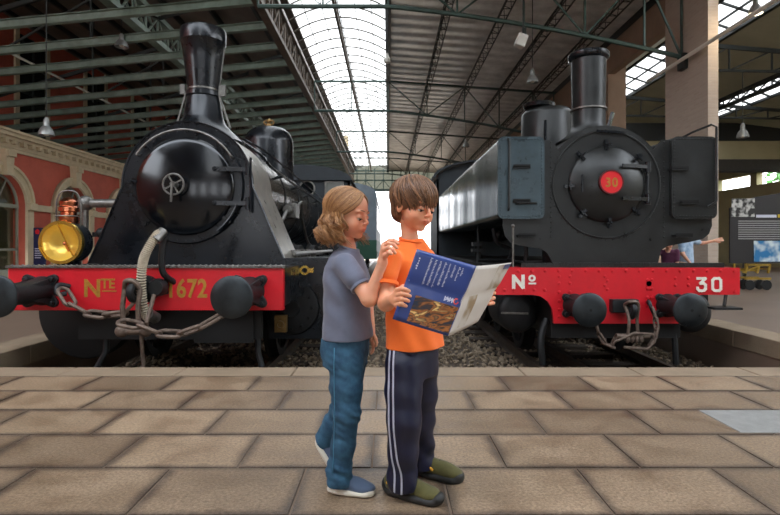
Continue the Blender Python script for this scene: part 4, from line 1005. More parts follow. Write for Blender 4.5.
    b = MB(); b.bar((cx + .05, yf + .05, zc + .68), (cx + .09, yf + .02, zc + .86), .07, .03); b.build('lamp_bracket', 'black_iron', fp)
    # steps on plate
    for u, v in ((676, 170), (686, 203), (680, 236), (525, 236), (520, 202), (520, 168)):
        x, z = q(u, v); b = MB(); b.bb(x - .1, x + .1, yf - .09, yf, z - .015, z + .01); b.bb(x - .1, x + .1, yf - .09, yf - .08, z, z + .03); b.build('foot_step', 'under_black', fp)
    # tanks
    ztk, zbk = q(0, 137.5)[1], q(0, 219)[1]
    for nm, ux0, ux1 in (('L', 497, 543), ('R', 669, 714)):
        xa, xb = q(ux0, 0)[0], q(ux1, 0)[0]
        def rect(xa, xb, r=.07):
            p = []
            for (ccx, ccz, a0) in ((xb - r, ztk - r, 0), (xa + r, ztk - r, PI / 2), (xa + r, zbk + r, PI), (xb - r, zbk + r, 3 * PI / 2)):
                p += [(ccx + r * math.cos(a0 + PI / 2 * i / 5), ccz + r * math.sin(a0 + PI / 2 * i / 5)) for i in range(6)]
            return p
        b = MB(); P_ = rect(xa, xb)
        ny = 30; ya, ye = yf - .06, 13.4
        # wavy outer sheet
        rnd = random.Random(5 if nm == 'L' else 6)
        off = [rnd.uniform(-.03, .03) for _ in range(ny + 1)]
        vs, fs = [], []
        for j in range(ny + 1):
            y = ya + .03 + (ye - ya) * j / ny
            for x, z in P_:
                dx = off[j] * math.sin(PI * (z - zbk) / (ztk - zbk)) * (1 if j > 0 else 0)
                vs.append((x + (dx if (x < (xa + xb) / 2) == (nm == 'L') else 0), y, z))
        n = len(P_)
        for j in range(ny):
            for i in range(n): fs.append((j * n + i, j * n + (i + 1) % n, (j + 1) * n + (i + 1) % n, (j + 1) * n + i))
        fs.append(tuple(ny * n + i for i in range(n)))
        b.add(vs, fs); tk = b.build('side_tank', 'tank_side', R, smooth=50)
        b = MB(); b.prism(P_, (0, ya, 0), *XZ, (0, .035, 0)); rp = []
        n1 = 22
        for i in range(n1 + 1):
            z = zbk + .06 + (ztk - zbk - .12) * i / n1; rp += [(xa + .03, ya, z), (xb - .03, ya, z)]
        for i in range(12): x = xa + .06 + (xb - xa - .12) * i / 11; rp += [(x, ya, zbk + .03), (x, ya, ztk - .03)]
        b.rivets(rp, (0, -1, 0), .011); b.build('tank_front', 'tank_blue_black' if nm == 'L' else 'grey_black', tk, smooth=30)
        b = MB()
        if nm == 'L':
            hx = xa + .12; b.tube([(hx, ya, ztk - .03), (hx, ya - .05, ztk - .06), (hx, ya - .05, zbk + .12), (hx, ya, zbk + .1)], .013, 8); b.tube([(hx + .1, ya, zbk + .18), (hx + .1, ya - .05, zbk + .18), (hx + .32, ya - .05, zbk + .18), (hx + .32, ya, zbk + .18)], .013, 8)
        else:
            hx = xb - .04; b.tube([(xa + .2, ya + .3, ztk), (xa + .3, ya + .1, ztk + .07), (hx - .05, ya - .04, ztk + .13), (hx, ya - .05, ztk + .1), (hx, ya - .05, zbk + .2), (hx - .08, ya - .02, zbk + .14)], .014, 8)
        b.build('handrail', 'grey_black', tk)
    b = MB(); b.lathe([(.11, 0), (.11, .05), (.04, .06), (.03, .09), (1e-5, .09)], (q(519, 0)[0], 6.9, ztk), (0, 0, 1), 16); b.build('filler_cap', 'grey_black', R)
    # boiler
    b = MB(); b.lathe([(.62, 7.4), (.62, 13.4)], (cx, 0, zc), (0, 1, 0), 48); b.build('boiler', 'grey_black', R, smooth=60)
    # chimney
    b = MB(); cc = (q(589.5, 0)[0] * 6.9 / yf, 6.9, 0)
    cc = (2.66, 6.9, 0)
    b.lathe([(.42, 2.42), (.30, 2.50), (.24, 2.57), (.212, 2.66), (.212, 2.9), (.222, 3.4), (.224, 3.52)], cc, (0, 0, 1), 44); ch = b.build('chimney', 'grey_black', R)
    b = MB(); b.lathe([(.224, 3.5), (.252, 3.52), (.262, 3.54), (.262, 3.58), (.245, 3.60), (.21, 3.60), (.21, 3.4)], cc, (0, 0, 1), 44); b.build('chimney_rim', 'black_iron', ch)
    b = MB(); b.ring((cc[0], cc[1], 2.84), (0, 0, 1), .215, .232, .02); b.build('chimney_band', 'worn_steel', ch)
    # sand dome
    b = MB(); dc = (2.66, 8.7, 0)
    b.lathe([(.42, 2.2), (.42, 3.22), (.40, 3.27), (.36, 3.31), (1e-5, 3.34)], dc, (0, 0, 1), 40); dm = b.build('sand_dome', 'grey_black', R)
    b = MB(); b.lathe([(.25, 3.33), (.26, 3.38), (.24, 3.4), (1e-5, 3.4)], (2.5, 8.6, 0), (0, 0, 1), 24); b.build('dome_lid', 'black_iron', dm); b = MB(); b.bar((2.5, 8.28, 2.55), (2.5, 8.27, 3.05), .05, .03); b.build('dome_lever', 'black_iron', dm)
    # cab
    b = MB(); yc = 13.4; kx = 2.64
    hw = 1.38
    pol = [(hw, .8), (hw, 2.78)] + [(hw * 1.0 * math.cos(a), 2.78 + .42 * math.sin(a)) for a in [PI * i / 16 for i in range(17)]] + [(-hw, 2.78), (-hw, .8)]
    b.prism(pol, (kx, yc, 0), *XZ, (0, .05, 0)); b.bb(kx - hw, kx - hw + .05, yc, yc + 2, .8, 2.78); b.bb(kx + hw - .05, kx + hw, yc, yc + 2, .8, 2.78); cab = b.build('cab', 'cab_black', R, smooth=0)
    b = MB(); rp = [(hw * 1.08 * math.cos(a), 2.80 + .45 * math.sin(a)) for a in [PI * i / 16 for i in range(17)]]; rq = [(x * .97, z - .04) for x, z in reversed(rp)]
    b.prism(rp + rq, (kx, yc - .25, 0), *XZ, (0, 2.5, 0)); b.build('cab_roof', 'cab_black', cab, smooth=30)
    # cylinders + pistons
    for xx in (1.59, 3.72):
        b = MB(); b.lathe([(1e-5, -.05), (.12, -.05), (.2, -.03), (.23, .0), (.25, .04), (.25, .6), (1e-5, .6)], (xx, 6.35, .235), (0, 1, 0), 40); b.bb(xx - .25, xx + .25, 6.45, 7.0, .3, .7); b.build('cylinder', 'dark_iron', R, smooth=35)
        b = MB(); b.bar((xx - .22, 6.29, .24), (xx + .1, 6.28, .235), .03, .02); b.build('cover_bar', 'worn_steel', R)
    for y, r in ((7.6, .42), (9.0, .42), (10.4, .42), (11.8, .42)):
        for x, sd in ((1.95, -1), (3.4, 1)): wheel('wheel', R, (x, y, -.43 + r), r, 9, side=sd)
    # pipework below the left tank
    b = MB()
    b.tube([(1.42, 8.2, .82), (1.7, 7.6, .84), (1.75, 6.6, .84), (1.98, 6.4, .86)], .03, 8); b.cyl((1.42, 8.2, .8), (1.42, 8.2, 1.12), .05, seg=12); b.box((1.42, 8.2, 1.08), (.18, .16, .06)); b.box((1.42, 8.2, .98), (.2, .18, .05)); b.cyl((1.42, 8.2, 1.1), (1.42, 8.2, 1.36), .02, seg=8)
    b.tube(bez([(1.5, 7.4, 1.3), (1.55, 7.4, 1.1), (1.75, 7.4, 1.0), (1.7, 7.3, .85)], 6), .03, 8); b.sphere((1.62, 7.6, 1.22), .06, 10)
    b.cyl((1.75, 6.6, .82), (1.75, 6.6, 1.1), .03, seg=8); b.box((1.98, 6.4, .92), (.13, .1, .18)); b.build('injector_pipework', 'dark_iron', R)
    b = MB(); b.cyl((1.43, 5.95, .81), (1.43, 5.95, 1.27), .012, seg=8); b.sphere((1.43, 5.95, 1.28), .022, 10); b.build('grab_pole', 'worn_steel', R)
    # buffers
    buffer(R, (2.14, 5.5, .37), .183, yb, .09, plate=.14, hole=True); buffer(R, (3.21, 5.5, .368), .183, yb, .09, plate=.14, hole=True)
    # coupling
    b = MB(); hc = X(622)
    b.box((hc, yb - .05, .37), (.3, .1, .15)); b.tube(bez([(hc, yb - .1, .38), (hc, yb - .24, .42), (hc, yb - .3, .36), (hc, yb - .26, .28), (hc, yb - .18, .28)], 6), .035, 8); b.build('draw_hook', 'dark_iron', R, bevel=.015)
    b = MB(); b.tube(bez([(hc - .06, yb - .2, .4), (hc - .05, yb - .3, .44), (hc + .04, yb - .3, .42), (hc + .05, yb - .26, .25), (hc + .06, yb - .25, .1)], 6), .018, 8)
    b.tube(bez([(hc - .06, yb - .2, .4), (hc - .05, yb - .28, .25), (hc - .06, yb - .28, .08)], 6), .018, 8)
    b.cyl((hc - .18, yb - .26, .06), (hc + .18, yb - .26, .06), .03, seg=10)
    for i in range(4): b.lathe([(.03, -.02), (.05, 0), (.03, .02)], (hc - .06 + i * .05, yb - .26, .03), (1, 0, 0), 12)
    b.tube([(hc - .2, yb - .26, .0), (hc, yb - .3, .1), (hc + .22, yb - .26, .08), (hc + .24, yb - .26, .0), (hc + .16, yb - .26, -.08), (hc - .1, yb - .26, -.06)], .017, 8); b.build('screw_coupling', 'rusty_chain', R)
    for hx_, L_ in ((hc - .42, 0), (hc + .28, 1)):
        b = MB(); b.tube(bez([(hx_ + .02, yb, .4), (hx_ - .02, yb - .1, .42), (hx_, yb - .14, .32), (hx_ + .05, yb - .1, .3)], 6), .022, 8); b.build('chain_hook', 'dark_iron', R)
    chain_run(R, [(hc - .36, yb - .14, .2), (hc - .34, yb - .2, .05), (hc - .24, yb - .22, -.1), (hc - .16, yb - .22, .06)], .15, .08, .013)
    chain_run(R, [(hc + .28, yb - .14, .34), (hc + .30, yb - .2, .18), (hc + .28, yb - .22, .05), (hc + .2, yb - .22, -.05)], .15, .08, .013)
    # guard irons, step
    b = MB(); b.tube(bez([(1.86, 6.1, .2), (1.8, 6.08, .05), (1.78, 6.05, -.1), (1.8, 6.05, -.33)], 5), .04, 8); b.build('guard_iron', 'dark_iron', R)
    b = MB(); b.tube([(3.35, 6.1, .2), (3.35, 6.05, -.33)], .035, 8); b.build('guard_iron', 'dark_iron', R)
    b = MB(); b.bar((3.9, yb + .03, .5), (3.86, yb, .36), .02, .05); b.bb(3.7, 4.02, yb - .08, yb + .14, .325, .35); b.build('shunter_step', 'dark_iron', R)
    return R
L2 = loco30()
# ============================================================ implicit surfaces for the figures
V3 = lambda p: np.array(p, float)
def nrm(v): v = V3(v); return v / np.linalg.norm(v)
class SDF:
    def __init__(s): s.ops = []
    def _p(s, fn, lo, hi, k, sub=False): s.ops.append((fn, V3(lo), V3(hi), k, sub)); return s
    def limb(s, p0, p1, r0, r1, k=.01, flat=None, sub=False):
        p0, p1 = V3(p0), V3(p1); d = p1 - p0; L2 = max(1e-9, d @ d); R = max(r0, r1)
        if flat is not None: fd, fr = nrm(flat[0]), flat[1]
        def fn(X, Y, Z):
            x, y, z = X - p0[0], Y - p0[1], Z - p0[2]
            t = np.clip((x * d[0] + y * d[1] + z * d[2]) / L2, 0, 1)
            x = x - t * d[0]; y = y - t * d[1]; z = z - t * d[2]
            if flat is not None:
                q = (x * fd[0] + y * fd[1] + z * fd[2]) * (1 / fr - 1); x = x + fd[0] * q; y = y + fd[1] * q; z = z + fd[2] * q
            return np.sqrt(x * x + y * y + z * z) - (r0 + (r1 - r0) * t)
        return s._p(fn, np.minimum(p0, p1) - R, np.maximum(p0, p1) + R, k, sub)
    def chain(s, pts, k=.01, flat=None):
        for (p, r), (q, t) in zip(pts, pts[1:]): s.limb(p, q, r, t, k, flat)
        return s
    def ell(s, c, r, M=None, k=.01, sub=False):
        c, r = V3(c), V3(r); M = np.eye(3) if M is None else np.array(M, float)   # rows = local axes
        def fn(X, Y, Z):
            x, y, z = X - c[0], Y - c[1], Z - c[2]
            a = [(M[i, 0] * x + M[i, 1] * y + M[i, 2] * z) / r[i] for i in range(3)]
            k0 = np.sqrt(a[0] ** 2 + a[1] ** 2 + a[2] ** 2)
            k1 = np.sqrt((a[0] / r[0]) ** 2 + (a[1] / r[1]) ** 2 + (a[2] / r[2]) ** 2) + 1e-9
            return k0 * (k0 - 1) / k1
        R = r.max(); return s._p(fn, c - R, c + R, k, sub)
    def stack(s, O, f, lv, k=.02, pw=2.3):
        """elliptic sections: (z, forward offset, lateral offset, lateral half, depth half)"""
        O, f = V3(O), nrm(f); r = np.array([f[1], -f[0], 0]); lv = sorted(lv); A = np.array(lv)
        z0, z1 = A[0, 0], A[-1, 0]; m = A[:, 3:].max() + .05
        def fn(X, Y, Z):
            z = Z - O[2]
            cf, cr, a, b = [np.interp(z, A[:, 0], A[:, i]) for i in (1, 2, 3, 4)]
            x, y = X - O[0], Y - O[1]
            u = x * f[0] + y * f[1] - cf; v = x * r[0] + y * r[1] - cr
            q = ((np.abs(v) / a) ** pw + (np.abs(u) / b) ** pw) ** (1 / pw)
            d = (q - 1) * np.minimum(a, b)
            return np.maximum(d, np.maximum(z0 - z, z - z1))
        return s._p(fn, (O[0] - m, O[1] - m, O[2] + z0), (O[0] + m, O[1] + m, O[2] + z1), k)
    def clip(s, p, n):
        """cut away everything on the side the normal points to"""
        s.ops.append(('clip', V3(p), nrm(n), 0, False)); return s
    def disp(s, fn): s.ops.append(('disp', fn, None, 0, False)); return s
    def grid(s, lo, hi, h):
        lo, hi = V3(lo), V3(hi)
        ax = [np.arange(lo[i], hi[i] + h, h) for i in range(3)]
        D = np.full([len(a) for a in ax], .2)
        for fn, a, b, k, sub in s.ops:
            if isinstance(fn, str):
                X, Y, Z = ax[0][:, None, None], ax[1][None, :, None], ax[2][None, None, :]
                if fn == 'clip':
                    D = np.maximum(D, (X - a[0]) * b[0] + (Y - a[1]) * b[1] + (Z - a[2]) * b[2])
                else: D = D + a(X, Y, Z)
                continue
            mg = k + h * 3 + .004
            sl = []
            for i in range(3):
                i0 = np.searchsorted(ax[i], a[i] - mg); i1 = np.searchsorted(ax[i], b[i] + mg); sl.append(slice(i0, i1))
            if any(q.stop <= q.start for q in sl): continue
            X, Y, Z = ax[0][sl[0], None, None], ax[1][None, sl[1], None], ax[2][None, None, sl[2]]
            E = fn(X, Y, Z); C = D[sl[0], sl[1], sl[2]]
            if sub: E = -E; hh = np.clip(.5 - .5 * (C - E) / k, 0, 1); D[sl[0], sl[1], sl[2]] = C * (1 - hh) + E * hh + k * hh * (1 - hh)
            else: hh = np.clip(.5 + .5 * (C - E) / k, 0, 1); D[sl[0], sl[1], sl[2]] = C * (1 - hh) + E * hh - k * hh * (1 - hh)
        return ax, D
    def mesh(s, lo, hi, h):
        ax, D = s.grid(lo, hi, h)
        S = D < 0
        nx, ny, nz = D.shape
        cnt = np.zeros((nx - 1, ny - 1, nz - 1)); acc = np.zeros((nx - 1, ny - 1, nz - 1, 3))
        c8 = {}
        for i in (0, 1):
            for j in (0, 1):
                for k in (0, 1): c8[i, j, k] = D[i:nx - 1 + i, j:ny - 1 + j, k:nz - 1 + k]
        for a in range(3):
            for o1 in (0, 1):
                for o2 in (0, 1):
                    c0 = [0, 0, 0]; o = [q for q in range(3) if q != a]; c0[o[0]] = o1; c0[o[1]] = o2
                    c1 = list(c0); c1[a] = 1
                    A, B = c8[tuple(c0)], c8[tuple(c1)]
                    m = (A < 0) != (B < 0)
                    t = np.where(m, A / np.where(m, A - B, 1), 0)
                    for q in range(3): acc[..., q] += np.where(m, (t if q == a else c0[q]), 0)
                    cnt += m
        act = cnt > 0
        idx = np.full(act.shape, -1, int); idx[act] = np.arange(act.sum())
        I = np.argwhere(act); off = acc[act] / cnt[act][:, None]
        verts = (I + off) * h + V3([a[0] for a in ax])
        faces = []
        for a in range(3):
            o = [q for q in range(3) if q != a]
            n1 = [slice(None)] * 3; n2 = [slice(None)] * 3; n1[a] = slice(0, -1); n2[a] = slice(1, None)
            A, B = S[tuple(n1)], S[tuple(n2)]
            for flip, mk in ((False, A & ~B), (True, ~A & B)):
                E = np.argwhere(mk); lim = np.array([nx - 1, ny - 1, nz - 1])
                ok = (E[:, o[0]] > 0) & (E[:, o[1]] > 0) & (E[:, o[0]] < lim[o[0]]) & (E[:, o[1]] < lim[o[1]]); E = E[ok]
                if not len(E): continue
                def g(d0, d1):
                    Q = E.copy(); Q[:, o[0]] += d0; Q[:, o[1]] += d1; return idx[Q[:, 0], Q[:, 1], Q[:, 2]]
                q = np.stack([g(-1, -1), g(0, -1), g(0, 0), g(-1, 0)], 1)
                if flip ^ (a == 1): q = q[:, ::-1]
                faces.append(q)
        return verts, (np.concatenate(faces) if faces else np.zeros((0, 4), int))
def np_obj(name, parts, m, parent, tint=None, smooth=2):
    vs = np.concatenate([p[0] for p in parts]); o = 0; fs = []
    for p in parts: fs.append(p[1] + o); o += len(p[0])
    fs = np.concatenate(fs)
    # a light relax of the net
    for _ in range(smooth):
        acc = np.zeros_like(vs); c = np.zeros(len(vs))
        for i in range(4):
            for j in ((i + 1) % 4,):
                np.add.at(acc, fs[:, i], vs[fs[:, j]]); np.add.at(c, fs[:, i], 1); np.add.at(acc, fs[:, j], vs[fs[:, i]]); np.add.at(c, fs[:, j], 1)
        g = c > 0; vs[g] = vs[g] * .5 + .5 * acc[g] / c[g][:, None]
    me = bpy.data.meshes.new(name); w0 = np.array(wpos(parent)); lv = vs - w0
    me.vertices.add(len(vs)); me.vertices.foreach_set('co', lv.ravel())
    me.loops.add(fs.size); me.polygons.add(len(fs)); me.polygons.foreach_set('loop_start', np.arange(0, fs.size, 4)); me.loops.foreach_set('vertex_index', fs.ravel())
    me.update(calc_edges=True); me.validate()
    if tint is not None:
        cl = me.color_attributes.new('tint', 'FLOAT_COLOR', 'POINT'); col = np.ones((len(vs), 4)); col[:, :3] = tint(vs); cl.data.foreach_set('color', col.ravel())
    me.materials.append(MATS[m]); me.shade_smooth()
    ob = bpy.data.objects.new(name, me); COL.objects.link(ob); ob.parent = parent
    return ob
def waves(seed, freqs, n=5, dirs=None):
    rs = np.random.RandomState(seed); q = []
    for f in freqs:
        for _ in range(n):
            d = rs.normal(size=3) if dirs is None else V3(dirs) + rs.normal(size=3) * .35
            d /= np.linalg.norm(d); q.append((d * f, rs.uniform(0, 6.28), 1 / n))
    def fn(X, Y, Z):
        t = 0
        for d, p, a in q: t = t + a * np.sin(X * d[0] + Y * d[1] + Z * d[2] + p + 1.3 * np.sin((X + Z) * d[1] * .5 + p * 2))
        return t
    return fn
# materials
def skin(name, base):
    m, nt, b = new_mat(name); N, L = nt.nodes, nt.links
    vc = N.new('ShaderNodeVertexColor'); vc.layer_name = 'tint'; mx = N.new('ShaderNodeMix'); mx.data_type = 'RGBA'; mx.blend_type = 'MULTIPLY'; mx.inputs[0].default_value = 1
    n = N.new('ShaderNodeTexNoise'); n.inputs['Scale'].default_value = 40; tc = N.new('ShaderNodeTexCoord'); L.new(tc.outputs['Object'], n.inputs[0])
    r = N.new('ShaderNodeValToRGB'); c = srgb(*base); r.color_ramp.elements[0].color = [c[0] * .93, c[1] * .9, c[2] * .88, 1]; r.color_ramp.elements[1].color = [c[0] * 1.04, c[1] * 1.04, c[2] * 1.04, 1]
    L.new(n.outputs['Fac'], r.inputs[0]); L.new(r.outputs[0], mx.inputs[6]); L.new(vc.outputs[0], mx.inputs[7]); L.new(mx.outputs[2], b.inputs['Base Color'])
    b.inputs['Roughness'].default_value = .48; b.inputs['Subsurface Weight'].default_value = .25; b.inputs['Subsurface Radius'].default_value = (.01, .0035, .002); b.inputs['Subsurface Scale'].default_value = 1
    b.inputs['Specular IOR Level'].default_value = .4
skin('skin_girl', (230, 168, 136)); skin('skin_boy', (232, 166, 130)); skin('skin_adult', (214, 158, 130))
def hairmat(name, c1, c2):
    m, nt, b = new_mat(name); N, L = nt.nodes, nt.links
    n = N.new('ShaderNodeTexNoise'); n.inputs['Scale'].default_value = 90; n.inputs['Detail'].default_value = 3
    tc = N.new('ShaderNodeTexCoord'); L.new(tc.outputs['Object'], n.inputs[0])
    vc = N.new('ShaderNodeVertexColor'); vc.layer_name = 'tint'
    mx = N.new('ShaderNodeMix'); mx.data_type = 'RGBA'; mx.inputs[6].default_value = srgb(*c1); mx.inputs[7].default_value = srgb(*c2)
    a = N.new('ShaderNodeMath'); a.operation = 'MULTIPLY_ADD'; L.new(n.outputs['Fac'], a.inputs[0]); a.inputs[1].default_value = .5; s2 = N.new('ShaderNodeMath'); s2.operation = 'MULTIPLY_ADD'; L.new(vc.outputs[0], s2.inputs[0]); s2.inputs[1].default_value = .9; s2.inputs[2].default_value = -.2
    L.new(s2.outputs[0], a.inputs[2]); a.use_clamp = True
    L.new(a.outputs[0], mx.inputs[0]); L.new(mx.outputs[2], b.inputs['Base Color']); b.inputs['Roughness'].default_value = .38; b.inputs['Specular IOR Level'].default_value = .5
hairmat('hair_girl', (112, 74, 44), (206, 156, 104)); hairmat('hair_boy', (60, 38, 25), (156, 112, 78))
def cloth(name, c, rough=.85, var=.08, weave=900, sheen=.2, c2=None):
    simple(name, c, rough, 0, var=var, scale=18, bump=.12, bscale=weave, sheen=sheen, col2=c2)
cloth('shirt_grey_blue', (104, 110, 128)); cloth('shirt_orange', (255, 118, 40), sheen=.1, var=.05); simple('navy_nylon', (11, 17, 46), .45, var=.1, scale=14, bump=.1, bscale=500)
cloth('denim', (30, 66, 92), .85, .0, 700, c2=(58, 102, 130), sheen=0); cloth('stripe_white', (176, 180, 196), .6); cloth('canvas_blue', (76, 92, 116)); cloth('olive_suede', (80, 76, 32), .8, .2)
simple('rubber_white', (214, 208, 192), .55); simple('rubber_black', (26, 26, 24), .6, var=.2); simple('shoe_yellow', (222, 160, 30), .5); simple('eye_white', (225, 218, 212), .2); simple('eye_dark', (38, 24, 16), .15); simple('lash_dark', (50, 30, 22), .6)
simple('pink_cloth', (190, 70, 90), .8)

class Head:
    def __init__(s, c, th, pitch, roll=0, sc=1.0):
        s.c = V3(c); a, p = math.radians(th), math.radians(pitch)
        f = np.array([math.cos(a), -math.sin(a), 0]); z = np.array([0, 0, 1.]); l = np.cross(z, f)   # l = the child's left
        F_ = f * math.cos(p) - z * math.sin(p); U = z * math.cos(p) + f * math.sin(p)
        r = math.radians(roll); Lr = l * math.cos(r) + U * math.sin(r); U = U * math.cos(r) - l * math.sin(r)
        s.M = np.array([F_, Lr, U]); s.sc = sc
    def w(s, x, y, z): return s.c + s.sc * (s.M[0] * x + s.M[1] * y + s.M[2] * z)
    def local(s, p): return ((p - s.c) @ s.M.T) / s.sc
def add_head(S, H):
    q = H.sc
    def E(c, r, k=.012, sub=False, M=None): S.ell(H.w(*c), [a * q for a in r], H.M if M is None else M, k * q, sub)
    E((-.012, 0, .026), (.088, .0715, .080), .01)
    E((.020, 0, .030), (.060, .060, .062), .02)
    E((.022, 0, -.026), (.056, .057, .060), .02)
    E((.030, 0, -.058), (.045, .043, .036), .018)
    for y in (-.03, .03): E((.044, y, -.038), (.032, .028, .028), .02)
    E((.062, 0, -.084), (.0165, .019, .0135), .016)
    for y in (-.03, .03): E((.068, y, .0185), (.014, .020, .0055), .012)     # brow
    for y in (-.031, .031): E((.092, y, -.001), (.017, .019, .012), .012, True)   # socket
    for y in (-.030, .030): E((.0682, y, -.0035), (.0142, .0145, .0128), .004)      # closed-down lids
    S.limb(H.w(.078, 0, .006), H.w(.0965, 0, -.0235), .0055 * q, .0080 * q, .009 * q)
    for y in (-.0085, .0085): E((.090, y, -.030), (.0075, .0055, .0055), .006)
    # muzzle, lips
    E((.066, 0, -.052), (.023, .026, .018), .012)
    S.chain([(H.w(.078, -.019, -.0545), .0026 * q), (H.w(.0885, -.006, -.0505), .0044 * q), (H.w(.0885, .006, -.0505), .0044 * q), (H.w(.078, .019, -.0545), .0026 * q)], .005 * q)
    S.chain([(H.w(.078, -.017, -.0575), .0025 * q), (H.w(.0860, 0, -.0605), .0050 * q), (H.w(.078, .017, -.0575), .0025 * q)], .005 * q)
    S.ops.append((lambda X, Y, Z: 0 * X + 1, V3((9, 9, 9)), V3((9, 9, 9)), .001, False))
    for (a, b) in (((.0875, -.019, -.0565), (.0935, 0, -.0555)), ((.0935, 0, -.0555), (.0875, .019, -.0565))): S.limb(H.w(*a), H.w(*b), .0016 * q, .0016 * q, .003 * q, sub=True)
    for y in (-.0048, .0048): S.limb(H.w(.0925, y, -.040), H.w(.0925, y, -.034), .0018 * q, .0018 * q, .002 * q, sub=True)
    for sy in (-1, 1):
        E((-.004, .073 * sy, -.012), (.019, .0075, .029), .008)
        E((.0, .081 * sy, -.008), (.011, .006, .018), .004, True)
def head_tint(H, extra=None):
    def fn(vs):
        p = H.local(vs); c = np.ones((len(vs), 3))
        def g(c0, r): return np.exp(-(((p - V3(c0)) / V3(r)) ** 2).sum(1))
        lips = np.clip(1.5 * (g((.088, 0, -.051), (.014, .017, .0048)) + g((.086, 0, -.060), (.014, .014, .0052))), 0, 1)[:, None]
        c = c * (1 - lips) + lips * V3([.82, .52, .52])
        ch = (g((.06, .038, -.035), (.03, .016, .018)) + g((.06, -.038, -.035), (.03, .016, .018)) + .6 * g((.1, 0, -.028), (.012, .012, .01)))[:, None]
        c = c * (1 - .5 * np.clip(ch, 0, 1)) + .5 * np.clip(ch, 0, 1) * V3([1.0, .78, .74])
        lid = (g((.083, .03, .004), (.01, .016, .006)) + g((.083, -.03, .004), (.01, .016, .006)))[:, None]
        c = c * (1 - .35 * np.clip(lid, 0, 1) * V3([.1, .5, .5]))
        return c
    return fn
def add_face_parts(root, H, brow_mat, slit=.0):
    for sy in (-1, 1):
        b = MB(); b.sphere(H.w(.0675, .030 * sy, -.0075), .0131 * H.sc, 20, ax=H.M[0]); ey = b.build('eye', 'eye_white', root)
        b = MB(); b.sphere(H.w(.0745, .030 * sy, -.0125), .0072 * H.sc, 14, ax=H.M[0]); b.build('iris', 'eye_dark', ey)
        pts = [H.w(.0690 + .0138 * math.cos(a), .030 * sy + .0148 * math.sin(a), -.0068 - .0040 * math.cos(a)) for a in [-1.2 + 2.4 * i / 12 for i in range(13)]]
        b = MB(); b.tube([Vector(p) for p in pts], .00115, 5, rfun=lambda t: .4 + math.sin(PI * t))
        for i in range(2, 12):
            p = Vector(pts[i]); d = Vector(H.M[0]) * .8 - Vector(H.M[2]) * .7 + Vector(H.M[1]) * (i - 6.5) * .07
            b.tube([p, p + d.normalized() * .003, p + d.normalized() * .005 + Vector(H.M[2]) * .0006], .0004, 3)
        b.build('eyelashes', 'lash_dark', root)
        b = MB(); pts = []
        for i in range(9):
            y = .013 + .034 * i / 8; pts.append(H.w(float(np.interp(y, (.012, .022, .03, .04, .048), (.0845, .0838, .081, .073, .063))), y * sy, .0185 + .0055 * math.sin(PI * (.15 + .75 * i / 8))))
        b.tube([Vector(p) for p in pts], .0017, 6, rfun=lambda t: .35 + .9 * math.sin(PI * min(1, t * .85 + .15))); b.build('eyebrow', brow_mat, root)
def hand(S, wrist, dirv, palm_n, fingers, thumb, sc=1.0, pl=.055, pw=.026):
    """palm from the wrist along dirv; palm_n is the normal out of the palm; fingers: list of polylines (4) of world points, thumb polyline"""
    w, d, n = V3(wrist), nrm(dirv), nrm(palm_n)
    side = np.cross(d, n)
    for k in (-1, -.33, .33, 1):
        S.limb(w + side * k * pw * .45, w + d * pl + side * k * pw * .85, .0115 * sc, .0095 * sc, .01)
    for fp in fingers:
        S.chain([(p, r) for p, r in zip(fp, (.0082 * sc, .0076 * sc, .007 * sc, .0062 * sc))], .003)
    S.chain([(p, r) for p, r in zip(thumb, (.0105 * sc, .0088 * sc, .0078 * sc, .0068 * sc))], .005)
def hair_obj(name, root, m, H, base, paths, seed=1):
    """base: SDF of the hair mass, paths: list of (points, radius, tone)"""
    vs0, fs0, tn = [], [], []
    lo, hi, h = base[1], base[2], base[3]
    v, f = base[0].mesh(lo, hi, h)
    b = MB(); tones = []
    for pts, r, tone in paths:
        n0 = len(b.v)
        b.tube([Vector(p) for p in pts], r, 5, rfun=lambda t: max(.22, (math.sin(PI * min(1, .18 + t * .80)) ** .5)))
        tones += [tone] * (len(b.v) - n0)
    q = [fc if len(fc) == 4 else None for fc in b.f]
    w0 = wpos(root)
    me = bpy.data.meshes.new(name)
    allv = [Vector(p) - w0 for p in v] + [p - w0 for p in b.v]; n = len(v)
    me.from_pydata(allv, [], [tuple(x) for x in f] + [tuple(i + n for i in fc) for fc in b.f])
    cl = me.color_attributes.new('tint', 'FLOAT_COLOR', 'POINT')
    al = [.32] * n + tones
    cl.data.foreach_set('color', [c for t in al for c in (t, t, t, 1)])
    me.materials.append(MATS[m]); me.shade_smooth(); ob = bpy.data.objects.new(name, me); COL.objects.link(ob); ob.parent = root
    return ob
def bbox(*pts, m=.05):
    a = np.array([V3(p) for p in pts]); return a.min(0) - m, a.max(0) + m
